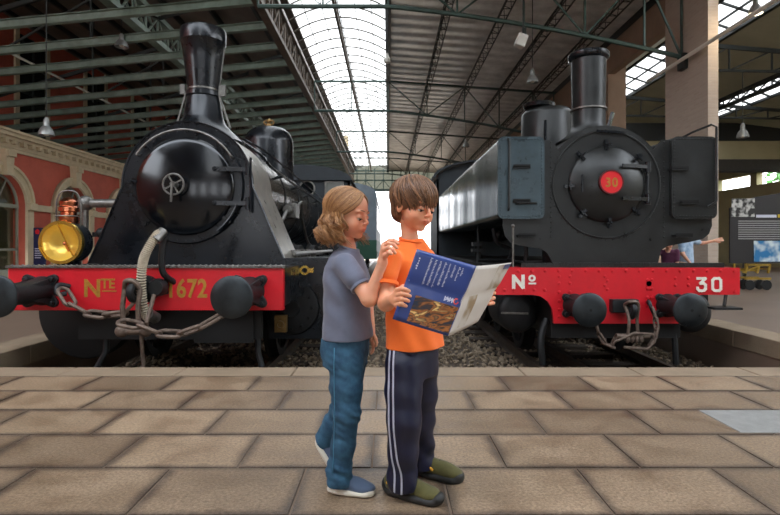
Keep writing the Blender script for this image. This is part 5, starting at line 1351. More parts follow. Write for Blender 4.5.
def ribbon(ob, pts, out, width, m, name, parent, lift=.0012, across=(1, 0, 0)):
    """strip laid on a cloth surface: rays are cast back towards the cloth from outside"""
    from mathutils.bvhtree import BVHTree
    me = ob.data; w0 = wpos(ob); bv = BVHTree.FromPolygons([v.co + w0 for v in me.vertices], [tuple(p.vertices) for p in me.polygons])
    out = Vector(out).normalized(); vs, fs = [], []; ac = Vector(across).normalized()
    for i, p in enumerate(pts):
        p = Vector(p)
        t = (Vector(pts[min(i + 1, len(pts) - 1)]) - Vector(pts[max(i - 1, 0)])).normalized(); ac = out.cross(t).normalized()
        for s in (-1, -.33, .33, 1):
            q = p + ac * s * width / 2 + out * .3
            hit = bv.ray_cast(q, -out)
            hp = hit[0] if hit[0] is not None else (Vector(vs[-4]) if len(vs) >= 4 else p)
            vs.append(hp + out * lift)
    n = len(pts)
    for i in range(n - 1):
        for s in range(3): fs.append((i * 4 + s, i * 4 + s + 1, i * 4 + s + 5, i * 4 + s + 4))
    b = MB(); b.add(vs, fs); o = b.build(name, m, parent)
    sd = o.modifiers.new('s', 'SOLIDIFY'); sd.thickness = .001; sd.offset = 0
    return o
P3 = lambda u, v, D: V3(P(u, v, D))

def strand(H, c, r, d0, d1, lay, n, bend=0.0):
    """points running over the hair ellipsoid from direction d0 to d1 (head coordinates)"""
    a, b = nrm(d0), nrm(d1); w_ = math.acos(max(-1, min(1, float(a @ b)))) + 1e-6; tn = nrm(np.cross(a, b)); out = []
    for i in range(n):
        t = i / (n - 1); q = (math.sin((1 - t) * w_) * a + math.sin(t * w_) * b) / math.sin(w_); q = nrm(q + tn * bend * math.sin(PI * t)); k = lay * (.985 + .03 * math.sin(PI * t))
        out.append(V3((c[0] + r[0] * q[0] * k, c[1] + r[1] * q[1] * k, c[2] + r[2] * q[2] * k)))
    return out
# ============================================================ the girl
def girl():
    O = V3((-.187, 2.26, 0)); th = math.radians(16); f = np.array([math.cos(th), -math.sin(th), 0]); rt = np.array([f[1], -f[0], 0])
    root = thing('person', (O[0], O[1], 0), 'girl in a grey blue t-shirt and jeans, one hand on the boy', 'person')
    H = Head(P3(348.5, 214.3, 2.26), 26, 9, roll=0, sc=1.0)
    sh_r, el_r, wr_r = P3(345, 264, 2.15), P3(369, 299, 2.07), P3(382.5, 263, 2.05)
    sh_l, el_l, wr_l = P3(354, 262, 2.36), P3(367, 300, 2.42), P3(371, 330, 2.38)
    S = SDF()
    add_head(S, H)
    nb = P3(348, 246, 2.26)
    S.chain([(H.w(-.022, 0, -.055), .032), (nb, .030), (nb + V3((0, 0, -.04)), .042)], .016)
    S.stack((O[0], O[1], 0), f, [(.56, 0, 0, .105, .08), (.66, 0, 0, .112, .082), (.76, 0.008, 0, .095, .068), (.9, .008, 0, .100, .066), (.98, 0, 0, .092, .05), (1.02, 0, 0, .045, .04)], .03)
    S.chain([(sh_r, .037), (el_r, .0295), ], .02); S.limb(el_r, wr_r, .029, .0195, .02)
    S.chain([(sh_l, .037), (el_l, .029)], .02); S.limb(el_l, wr_l, .028, .02, .02)
    # right hand lies over the boy's shoulder
    d = nrm(P3(386, 246, 2.045) - wr_r)
    k = [P3(380, 249, 2.03), P3(383, 247.5, 2.05), P3(386, 247, 2.075), P3(388.5, 247, 2.10)]
    fing = [[P3(384, 249.5, 2.025), P3(388.5, 247.5, 2.012), P3(392.5, 249.5, 2.008), P3(395, 253.0, 2.012)],
            [P3(383, 246.5, 2.04), P3(388.5, 243.5, 2.022), P3(393.5, 244.5, 2.012), P3(397, 248, 2.012)],
            [P3(383.5, 244.5, 2.06), P3(389, 241, 2.042), P3(394, 241, 2.035), P3(398, 243.5, 2.03)],
            [P3(385, 243.5, 2.085), P3(389.5, 240.2, 2.07), P3(393.5, 239.8, 2.062), P3(397, 241.2, 2.06)]]
    for i, fp in enumerate(fing):
        S.limb(wr_r + V3((0, 0, .004)), fp[0], .0135, .0095, .012); S.chain([(p, r) for p, r in zip(fp, (.0085, .0078, .0073, .0064))], .003)
    S.chain([(wr_r + V3((0, 0, .01)), .012), (P3(385.5, 255.5, 2.02), .0095), (P3(389, 252.5, 2.0), .0078), (P3(391.5, 253.5, 1.995), .0068)], .006)
    # left hand hanging
    hl = wr_l; fl = [[hl + V3((.005 + .0 * i, -.024 + .015 * i, -.05)), hl + V3((.011, -.026 + .016 * i, -.072)), hl + V3((.009, -.026 + .016 * i, -.09 - .004 * (i in (1, 2)))), hl + V3((.0, -.025 + .016 * i, -.102 - .005 * (i in (1, 2))))] for i in range(4)]
    hand(S, hl, (.05, 0, -1), (-1, 0, 0), fl, [hl + V3((.01, -.02, -.015)), hl + V3((.022, -.03, -.035)), hl + V3((.026, -.034, -.052)), hl + V3((.024, -.034, -.066))], pl=.045, pw=.022)
    # legs
    hip_r, kn_r, an_r = P3(346, 362, 2.20), P3(347, 412, 2.18), P3(340, 476, 2.21)
    hip_l, kn_l, an_l = P3(348, 362, 2.32), P3(344, 408, 2.34), P3(325, 440, 2.40)
    S.chain([(hip_r, .066), (kn_r, .042), (an_r, .028)], .03); S.chain([(hip_l, .066), (kn_l, .042), (an_l, .028)], .03)
    fr = nrm((.95, -.12, 0)); S.limb(an_r + V3((0, 0, -.03)), an_r + fr * .12 + V3((0, 0, -.045)), .026, .016, .02); S.limb(an_l, P3(337, 466, 2.40), .024, .016, .02)
    blocks = [S.mesh(*bbox(H.w(0, 0, 0), m=.135), .0023), S.mesh(*bbox(wr_r, P3(385.5, 255.5, 2.02), P3(391.5, 253.5, 1.995), *[p for q in fing for p in q], m=.027), .0019)]
    lo, hi = bbox(O, H.w(0, 0, 0), el_r, el_l, wr_r, an_l, an_r + fr * .14, m=.05); lo[2] = .01; hi[2] = H.c[2] - .12
    hi[2] = wr_r[2] - .012
    blocks.append(S.mesh(lo, hi, .0045))
    lo2, hi2 = lo.copy(), hi.copy(); lo2[2] = hi[2] - .01; hi2[2] = H.c[2] - .115; hi2[0] = P3(364, 0, 2.2)[0]; blocks.append(S.mesh(lo2, hi2, .0035))
    body = np_obj('body', blocks, 'skin_girl', root, head_tint(H), 1)
    add_face_parts(root, H, 'hair_girl_brow')
    # t-shirt
    T = SDF()
    T.stack((O[0], O[1], 0), f, [(.63, .014, 0, .134, .104), (.70, .012, 0, .128, .099), (.80, .008, 0, .119, .091), (.90, .006, 0, .122, .087), (.96, .002, 0, .120, .078), (1.0, .002, 0, .098, .062), (1.03, .004, 0, .055, .048)], .02)
    T.limb(O + V3((.0, 0, .98)), nb + V3((-.002, 0, -.022)), .06, .044, .02)
    sm = sh_r + (el_r - sh_r) * .44; T.limb(sh_r + V3((0, .004, -.004)), sm + V3((0, 0, -.005)), .048, .049, .02)
    sl_ = sh_l + (el_l - sh_l) * .6; T.limb(sh_l, sl_, .048, .047, .03)
    wv = waves(4, (38, 70), 4, (.8, .2, .5)); T.disp(lambda X, Y, Z: .0042 * wv(X, Y, Z))
    dcl = nrm(el_r - sh_r)
    T.ops.append((lambda X, Y, Z: 0 * X + 1, V3((9, 9, 9)), V3((9, 9, 9)), .001, False))
    T.clip((0, 0, .655), (0, 0, -1))
    def cuff(X, Y, Z, c=sm, d=dcl):   # keep only what is above the sleeve opening
        return (X - c[0]) * d[0] + (Y - c[1]) * d[1] + (Z - c[2]) * d[2]
    # sleeve end plane acts only near the arm
    base_fn = lambda c, d, R: (lambda X, Y, Z: -np.maximum(np.maximum(-((X - c[0]) * d[0] + (Y - c[1]) * d[1] + (Z - c[2]) * d[2]), (X - c[0]) * d[0] + (Y - c[1]) * d[1] + (Z - c[2]) * d[2] - .1), np.sqrt(((X - c[0]) - d[0] * ((X - c[0]) * d[0] + (Y - c[1]) * d[1] + (Z - c[2]) * d[2])) ** 2 + ((Y - c[1]) - d[1] * ((X - c[0]) * d[0] + (Y - c[1]) * d[1] + (Z - c[2]) * d[2])) ** 2 + ((Z - c[2]) - d[2] * ((X - c[0]) * d[0] + (Y - c[1]) * d[1] + (Z - c[2]) * d[2])) ** 2) - R))
    lo, hi = bbox(O + V3((0, 0, .63)), O + V3((0, 0, 1.03)), sm, sl_, m=.16); lo[2] = .62; T.clip(nb + V3((0, 0, -.010)), (.25, 0, 1))
    tv = T.mesh(lo, hi, .004)
    ts = np_obj('t_shirt', [tv], 'shirt_grey_blue', root, None, 1)
    b = MB(); col = [Vector((nb[0] + .002 + .043 * math.cos(a) , nb[1] + .041 * math.sin(a), nb[2] - .008 - .012 * math.cos(a + th))) for a in [2 * PI * i / 32 for i in range(32)]]; b.tube(col, .006, 6, closed=True); b.build('collar', 'shirt_grey_blue', ts)
    def cuffring(c, d, r, m, par):
        c, d = Vector(c), Vector(d); b = MB(); b.lathe([(r - .004, -.012), (r + .001, -.012), (r + .0015, 0), (r - .003, .002), (r - .02, -.004)], c, d, 32); b.build('sleeve_hem', m, par)
    cuffring(sm + dcl * .044, dcl, .041, 'shirt_grey_blue', ts)
    # jeans
    J = SDF()
    J.stack((O[0], O[1], 0), f, [(.54, 0, 0, .115, .088), (.60, 0, 0, .125, .1), (.655, 0.004, 0, .122, .098)], .02)
    J.chain([(hip_r, .076), (hip_r * .5 + kn_r * .5, .065), (kn_r, .055), (kn_r * .5 + an_r * .5, .049), (an_r + V3((-.004, 0, .03)), .051), (an_r + V3((-.002, 0, -.012)), .055)], .022)
    J.chain([(hip_l, .083), (hip_l * .5 + kn_l * .5, .07), (kn_l, .057), (kn_l * .5 + an_l * .5, .05), (an_l, .05)], .025)
    wj = waves(9, (120, 210), 6, (.5, .2, 1)); J.disp(lambda X, Y, Z: wj(X, Y, Z) * (.0012 + .0040 * np.exp(-((Z - .34) / .08) ** 2) + .0038 * np.exp(-((Z - .10) / .06) ** 2) + .002 * np.exp(-((Z - .56) / .05) ** 2)))
    J.clip((0, 0, .034), (0, 0, -1)); dl = nrm(an_l - kn_l); J.clip(an_l + dl * .02, dl + V3((-.5, 0, 0)))
    lo, hi = bbox(hip_r, hip_l, kn_r, kn_l, an_r, an_l, m=.12); lo[2] = .02; hi[2] = .68
    je = np_obj('jeans', [J.mesh(lo, hi, .0045)], 'denim', root, None, 1)
    ribbon(je, [P3(338 + (i > 6) * -.3 * (i - 6), 345 + i * 8.3, 2.2) for i in range(16)], (-.15, -1, 0), .004, 'denim_seam', 'side_seam', je, lift=.003)
    # shoes
    def slipon(heel, toe, up, name_):
        heel, toe, up = V3(heel), V3(toe), nrm(up); d = nrm(toe - heel); L = np.linalg.norm(toe - heel); sd = np.cross(up, d)
        M = [d, sd, up]; sh = thing_part('shoe', root)
        A = SDF(); g = lambda a, s_, u_: heel + d * a * L + sd * s_ + up * u_
        A.ell(g(.22, 0, .042), (.05, .031, .036), M, .02); A.ell(g(.5, 0, .036), (.07, .036, .034), M, .02); A.ell(g(.76, 0, .026), (.052, .038, .024), M, .02)
        A.clip(g(0, 0, .012), -up); A.clip(g(0, 0, .075), up)
        c = (heel + toe) / 2 + up * .04; up_ = np_obj('shoe_upper', [A.mesh(c - .15, c + .15, .0035)], 'canvas_blue', sh, None, 2)
        B = SDF(); B.limb(g(.17, 0, .010), g(.80, 0, .009), .036, .042, .02, flat=(up, .42)); B.ell(g(.50, 0, .01), (.09, .037, .017), M, .02); B.ell(g(.86, 0, .018), (.030, .034, .020), M, .01)
        B.clip(g(0, 0, -.001), -up); B.clip(g(0, 0, .034), nrm(up * 1 - d * .25))
        np_obj('shoe_sole', [B.mesh(c - .16, c + .16, .0035)], 'rubber_white', sh, None, 1)
    z0 = P3(0, 0, 1)
    hr = V3(((327 - 388) * 2.22 / F, 2.235, .002)); tr = V3(((375 - 388) * 2.19 / F, 2.19, .002)); slipon(hr, tr, (0, 0, 1), 'r')
    hl2 = P3(317.5, 441, 2.40); tl = P3(337, 476, 2.37); tl[2] = .012; dd = nrm(tl - hl2); upv = np.cross(dd, V3((0, 1, 0))); upv = upv if upv[2] > 0 else -upv
    slipon(hl2 - upv * .012, tl - upv * .004, upv, 'l')
    # hair
    B = SDF()
    def HE(c, r, k=.02, sub=False): B.ell(H.w(*c), r, H.M, k, sub)
    HE((-.020, 0, .032), (.093, .079, .079)); HE((.022, 0, .052), (.042, .056, .032)); HE((-.045, 0, -.03), (.058, .078, .07)); B.ell(H.w(-.05, 0, -.035) + V3((0, 0, -.05)), (.052, .074, .045), H.M, .02)
    for sy in (-1, 1): HE((-.020, .064 * sy, -.03), (.032, .018, .065))
    HE((.10, .0, -.045), (.083, .095, .090), .012, True)
    lo, hi = bbox(H.w(0, 0, 0), m=.2)
    paths = []; rnd = random.Random(21); C = (-.018, 0, .032); R = (.099, .084, .083)
    for k in range(1250):
        u = rnd.random(); xs = .98 - 1.5 * u                       # along the parting, front to back
        sy = -1 if rnd.random() < .55 else 1; y0 = .22 + rnd.uniform(-.05, .05) + (.05 if sy > 0 else -.05)
        d0 = (xs, y0, 1.0 + .1 * rnd.random()); jit = rnd.uniform(-.22, .22)
        aa = min(PI, max(1.22, 1.30 + u * 1.75 + jit)); zz = rnd.uniform(-.55, -.25)
        d1 = (math.cos(aa), math.sin(aa) * sy, zz); lay = rnd.uniform(.97, 1.07)
        pl = strand(H, C, R, d0, d1, lay, 10, rnd.uniform(-.05, .12) * -sy)
        pts = [H.w(*p) for p in pl]; last = pl[-1]
        cr = random.Random(int(aa * 8) * 10 + int(lay * 25) * 3 + (1 if sy > 0 else 0)); Lf = cr.uniform(.085, .140) + (.01 if aa > 1.8 else 0) + rnd.uniform(-.008, .008); tw = cr.uniform(0, 6.28) + rnd.uniform(-.35, .35); tf = cr.uniform(65, 95); m_ = 15
        for i in range(1, m_):
            e = Lf * i / (m_ - 1); rr = .019 * min(1, max(0, e - .018) / .05) ** 1.2; p = H.w(last[0] + rr * (math.cos(tw + e * tf) - math.cos(tw)) + (.10 if aa < 2.2 else -.10) * e, last[1] * (1 + 1.1 * e) + rr * (math.sin(tw + e * tf) - math.sin(tw)), last[2])
            pts.append(p + V3((0, 0, -e * .95 + rr * .5 * math.sin(tw * 2 + e * tf * 1.2))))
        tone = min(1, max(0, rnd.gauss(.5, .26) - (.1 if xs > .3 else 0)))
        paths.append((pts, rnd.uniform(.0012, .0031), tone * .7 + .3 * cr.random()))
    hair_obj('hair', root, 'hair_girl', H, (B, lo, hi, .0045), paths)
    return root, H
def thing_part(name, root):
    e = bpy.data.objects.new(name, None); COL.objects.link(e); e.parent = root; e.empty_display_size = .05; return e
MATS['hair_girl_brow'] = simple('brow_girl', (128, 88, 60), .7); MATS['hair_boy_brow'] = simple('brow_boy', (70, 44, 30), .7)
simple('denim_seam', (70, 128, 156), .8); simple('denim_dark', (22, 56, 80), .85)

# ============================================================ the boy
def boy():
    O = V3((.10, 2.22, 0)); th = math.radians(45); f = np.array([math.cos(th), -math.sin(th), 0])
    root = thing('person', (O[0], O[1], 0), 'boy in an orange t-shirt and navy striped trousers reading a leaflet', 'person')
    H = Head(P3(414.5, 205, 2.19), 50, 13, roll=-5, sc=1.03)
    sh_r, el_r, wr_r = P3(390, 258, 2.12), P3(386, 303, 2.06), P3(394, 299.5, 1.93)
    sh_l, el_l, wr_l = P3(428, 258, 2.30), P3(446, 306, 2.24), P3(478, 301, 2.13)
    S = SDF(); add_head(S, H)
    nb = P3(410, 240, 2.205)
    S.chain([(H.w(-.022, 0, -.055), .036), (nb, .034), (nb + V3((0, 0, -.04)), .045)], .016)
    S.stack((O[0], O[1], 0), f, [(.54, 0, 0, .11, .085), (.66, 0, 0, .11, .082), (.78, 0, 0, .098, .072), (.92, 0, 0, .104, .074), (1.0, -.004, 0, .095, .052), (1.05, 0, 0, .042, .04)], .03)
    S.chain([(sh_r, .038), (el_r, .031)], .02); S.limb(el_r, wr_r, .030, .021, .02)
    S.chain([(sh_l, .038), (el_l, .031)], .02); S.limb(el_l, wr_l, .030, .021, .02)
    # right hand grips the leaflet's left edge: fingers in front, thumb behind
    k0 = P3(399, 292.5, 1.885)
    fr_ = []
    for i, (u, v, e) in enumerate(((397.5, 290, 409), (397, 295, 410), (396.5, 300, 408.5), (396.5, 305, 406))):
        fr_.append([P3(u, v, 1.895), P3(u + 5.0, v - 1.2, 1.866), P3(e - 3, v - .2, 1.868), P3(e, v + 1.0, 1.876)])
    for fp in fr_: S.limb(wr_r, fp[0], .0145, .0102, .012); S.chain([(p, r) for p, r in zip(fp, (.0092, .0084, .0076, .0066))], .0025)
    S.chain([(wr_r + V3((0, -.01, .005)), .013), (P3(398, 291, 1.91), .0105), (P3(403, 287, 1.912), .0085), (P3(407, 285.5, 1.914), .0072)], .006)
    # left hand at the right edge of the leaflet
    fl_ = []
    for i, v in enumerate((288, 293, 298, 303)):
        fl_.append([P3(483.5, v + 1, 2.115), P3(491, v - .6, 2.10), P3(494.5 - .5 * i, v, 2.075), P3(490.5 - .5 * i, v + .8, 2.058)])
    for fp in fl_: S.limb(wr_l, fp[0], .0145, .0105, .012); S.chain([(p, r) for p, r in zip(fp, (.0092, .0088, .0080, .0070))], .0025)
    S.chain([(wr_l, .014), (P3(482, 287, 2.11), .0105), (P3(486, 281, 2.10), .0085), (P3(488, 278, 2.09), .0072)], .006)
    hip_r, kn_r, an_r = P3(403, 366, 2.15), P3(404, 420, 2.12), P3(403, 483, 2.16)
    hip_l, kn_l, an_l = P3(419, 366, 2.28), P3(420, 420, 2.32), P3(423, 466, 2.38)
    S.chain([(hip_r, .066), (kn_r, .045), (an_r, .03)], .03); S.chain([(hip_l, .066), (kn_l, .045), (an_l, .03)], .03)
    blocks = [S.mesh(*bbox(H.w(0, 0, 0), m=.135), .0023), S.mesh(*bbox(wr_r, P3(407, 285.5, 1.914), *[p for q in fr_ for p in q], m=.028), .0019), S.mesh(*bbox(wr_l, P3(488, 278, 2.09), *[p for q in fl_ for p in q], m=.028), .0019)]
    lo, hi = bbox(O, H.w(0, 0, 0), el_r, el_l, wr_l, m=.05); lo[2] = .03; hi[2] = H.c[2] - .125
    hi[0] = wr_l[0] + .0; lo[1] = wr_r[1] + .005
    blocks.append(S.mesh(lo, hi, .0045))
    np_obj('body', blocks, 'skin_boy', root, head_tint(H), 1)
    add_face_parts(root, H, 'hair_boy_brow')
    # t-shirt
    T = SDF()
    T.stack((O[0], O[1], 0), f, [(.60, .018, -.006, .136, .104), (.70, .012, -.004, .128, .099), (.80, .006, 0, .122, .094), (.92, 0, 0, .125, .092), (.99, -.004, 0, .126, .082), (1.04, -.004, 0, .096, .062), (1.08, .0, 0, .048, .046)], .02)
    sm = sh_r + (el_r - sh_r) * .36 + V3((-.004, -.006, 0)); T.limb(sh_r + V3((0.002, 0, -.003)), sm, .048, .049, .010)
    sl_ = sh_l + (el_l - sh_l) * .55; T.limb(sh_l + V3((-.005, 0, -.006)), sl_, .047, .047, .025)
    wv = waves(14, (32, 60), 4, (.7, .5, .55)); T.disp(lambda X, Y, Z: .0048 * wv(X, Y, Z))
    T.clip((0, 0, .622), (0, 0, -1)); dcb = nrm(el_r - sh_r)
    lo, hi = bbox(O + V3((0, 0, .6)), O + V3((0, 0, 1.08)), sm, sl_, m=.16); lo[2] = .6
    ts = np_obj('t_shirt', [T.mesh(lo, hi, .004)], 'shirt_orange', root, None, 1)
    b = MB(); col = [Vector((nb[0] + .001 + .046 * math.cos(a), nb[1] + .044 * math.sin(a), 1.076 - .010 * math.cos(a + th))) for a in [2 * PI * i / 32 for i in range(32)]]; b.tube(col, .0065, 6, closed=True); b.build('collar', 'shirt_orange', ts)
    b = MB(); b.lathe([(.030, -.010), (.0475, -.012), (.0488, -.004), (.0485, .003), (.040, .004), (.030, -.002)], sm + dcb * .044, dcb, 32); b.build('sleeve_hem', 'shirt_orange', ts)
    # trousers
    J = SDF()
    J.stack((O[0], O[1], 0), f, [(.50, 0, 0, .118, .092), (.58, 0.008, 0, .119, .093), (.64, 0.010, 0, .118, .090)], .02)
    J.chain([(hip_r + V3((.004, 0, 0)), .077), (hip_r * .5 + kn_r * .5, .073), (kn_r, .069), (kn_r * .5 + an_r * .5, .062), (an_r + V3((-.002, 0, .03)), .056), (an_r + V3((-.0, 0, -.01)), .054)], .025)
    J.chain([(hip_l, .082), (hip_l * .5 + kn_l * .5, .074), (kn_l, .064), (kn_l * .5 + an_l * .5, .054), (an_l + V3((0, 0, .02)), .056), (an_l, .056)], .025)
    wj = waves(19, (30, 62), 4, (.8, .3, .35)); J.disp(lambda X, Y, Z: wj(X, Y, Z) * (.0036 + .006 * np.exp(-((Z - .1) / .09) ** 2)))
    J.clip((0, 0, .040), (0, 0, -1))
    lo, hi = bbox(hip_r, hip_l, kn_r, kn_l, an_r, an_l, m=.12); lo[2] = .02; hi[2] = .68
    tr = np_obj('trousers', [J.mesh(lo, hi, .0045)], 'navy_nylon', root, None, 1)
    ctl1 = [(390.3, 349), (390.2, 380), (390.8, 420), (393, 450), (395.8, 470), (395, 492)]; ctl2 = [(394.8, 349), (395, 380), (396, 420), (398.5, 450), (402.5, 470), (402.5, 490)]
    for c in (ctl1, ctl2):
        pts = bez([P(u, v, 2.15) for u, v in c], 8); ribbon(tr, pts, (-.12, -1, 0), .0075, 'stripe_white', 'side_stripe', tr)
    # shoes
    def boot(heel, toe, up=(0, 0, 1)):
        heel, toe, up = V3(heel), V3(toe), nrm(up); d = nrm(toe - heel); L = np.linalg.norm(toe - heel); sd = np.cross(up, d); M = [d, sd, up]; sh = thing_part('shoe', root)
        A = SDF(); g = lambda a, s_, u_: heel + d * a * L + sd * s_ + up * u_
        A.ell(g(.2, 0, .05), (.052, .036, .045), M, .02); A.ell(g(.48, 0, .045), (.075, .04, .036), M, .02); A.ell(g(.76, 0, .034), (.056, .042, .028), M, .02)
        A.clip(g(0, 0, .012), -up); A.clip(g(0, 0, .085), up); c = (heel + toe) / 2 + up * .04
        np_obj('shoe_upper', [A.mesh(c - .17, c + .17, .0035)], 'olive_suede', sh, None, 2)
        B = SDF(); B.limb(g(.18, 0, .014), g(.80, 0, .012), .042, .048, .02, flat=(up, .5)); B.ell(g(.5, 0, .012), (.1, .041, .02), M, .02); B.ell(g(.93, 0, .026), (.025, .036, .022), M, .012); B.ell(g(.04, 0, .035), (.018, .026, .03), M, .012)
        B.clip(g(0, 0, .0), -up); wq = waves(3, (300,), 3)
        np_obj('shoe_sole', [B.mesh(c - .18, c + .18, .0035)], 'rubber_black', sh, None, 1)
        b = MB()
        for sg in (1, -1): b.tube(bez([g(.12, sg * .036, .055), g(.28, sg * .041, .062), g(.42, sg * .040, .045)], 6), .006, 6)
        b.build('shoe_trim', 'shoe_yellow', sh)
        b = MB()
        for a in (.5, .57, .64): b.tube(bez([g(a, -.025, .062 - (a - .5) * .1), g(a + .01, 0, .08 - (a - .5) * .16), g(a, .025, .062 - (a - .5) * .1)], 6), .003, 5)
        b.build('shoe_lace', 'rubber_black', sh)
    boot(V3(((384 - 388) * 2.24 / F, 2.23, .001)), V3(((443 - 388) * 2.10 / F, 2.105, .001)))
    boot(V3(((418 - 388) * 2.42 / F, 2.40, .001)), V3(((461 - 388) * 2.33 / F, 2.31, .001)))
    # hair
    B = SDF()
    def HE(c, r, k=.02, sub=False): B.ell(H.w(*c), r, H.M, k, sub)
    HE((-.018, 0, .030), (.093, .080, .079)); HE((-.05, 0, -.03), (.050, .070, .054)); HE((-.056, 0, -.058), (.030, .052, .028)); HE((.04, .0, .052), (.036, .056, .028))
    for sy in (-1, 1): HE((.0, .062 * sy, .01), (.042, .018, .038))
    HE((.10, .0, -.045), (.072, .085, .074), .008, True)
    lo, hi = bbox(H.w(0, 0, 0), m=.17)
    paths = []; rnd = random.Random(5); C = (-.016, 0, .030); R = (.100, .086, .086)
    for k in range(1350):
        az = rnd.uniform(-PI, PI); aa = abs(az); sy = 1 if az > 0 else -1
        d0 = (-.35 + rnd.uniform(-.12, .12) + .25 * math.cos(az), -.12 + rnd.uniform(-.1, .1) + .2 * math.sin(az), 1.0)
        fringe = aa < 1.05
        zz = rnd.uniform(-.24, .08) if fringe else (rnd.uniform(-.62, -.18) if aa < 1.75 else rnd.uniform(-.75, -.35))
        a1 = az + (rnd.uniform(.2, .75) if aa < 1.3 else .0)
        d1 = (math.cos(a1), math.sin(a1), zz); lay = rnd.uniform(.97, 1.09)
        bend = rnd.uniform(-.42, .06) if aa < 1.6 else rnd.uniform(-.12, .12)
        pl = strand(H, C, R, d0, d1, lay, 12, bend); pts = [H.w(*p) for p in pl]; last = pl[-1]
        Lf = rnd.uniform(.0, .018) if fringe else (rnd.uniform(.005, .03) if aa < 1.75 else rnd.uniform(.02, .06)); w = rnd.uniform(0, 6.28)
        for i in range(1, 5):
            e = Lf * i / 4; p = H.w(last[0] + (.25 * e if aa > 1.75 else 0) + .05 * e * math.sin(w), last[1] * (1 - 2.5 * e), last[2] - (.55 * e))
            pts.append(p + V3((0, 0, -e * .45)))
        paths.append((pts, rnd.uniform(.0010, .0030), min(1, max(0, rnd.gauss(.45, .27)))))
    hair_obj('hair', root, 'hair_boy', H, (B, lo, hi, .0045), paths)
    return root, H
girl_root, GH = girl()
boy_root, BH = boy()

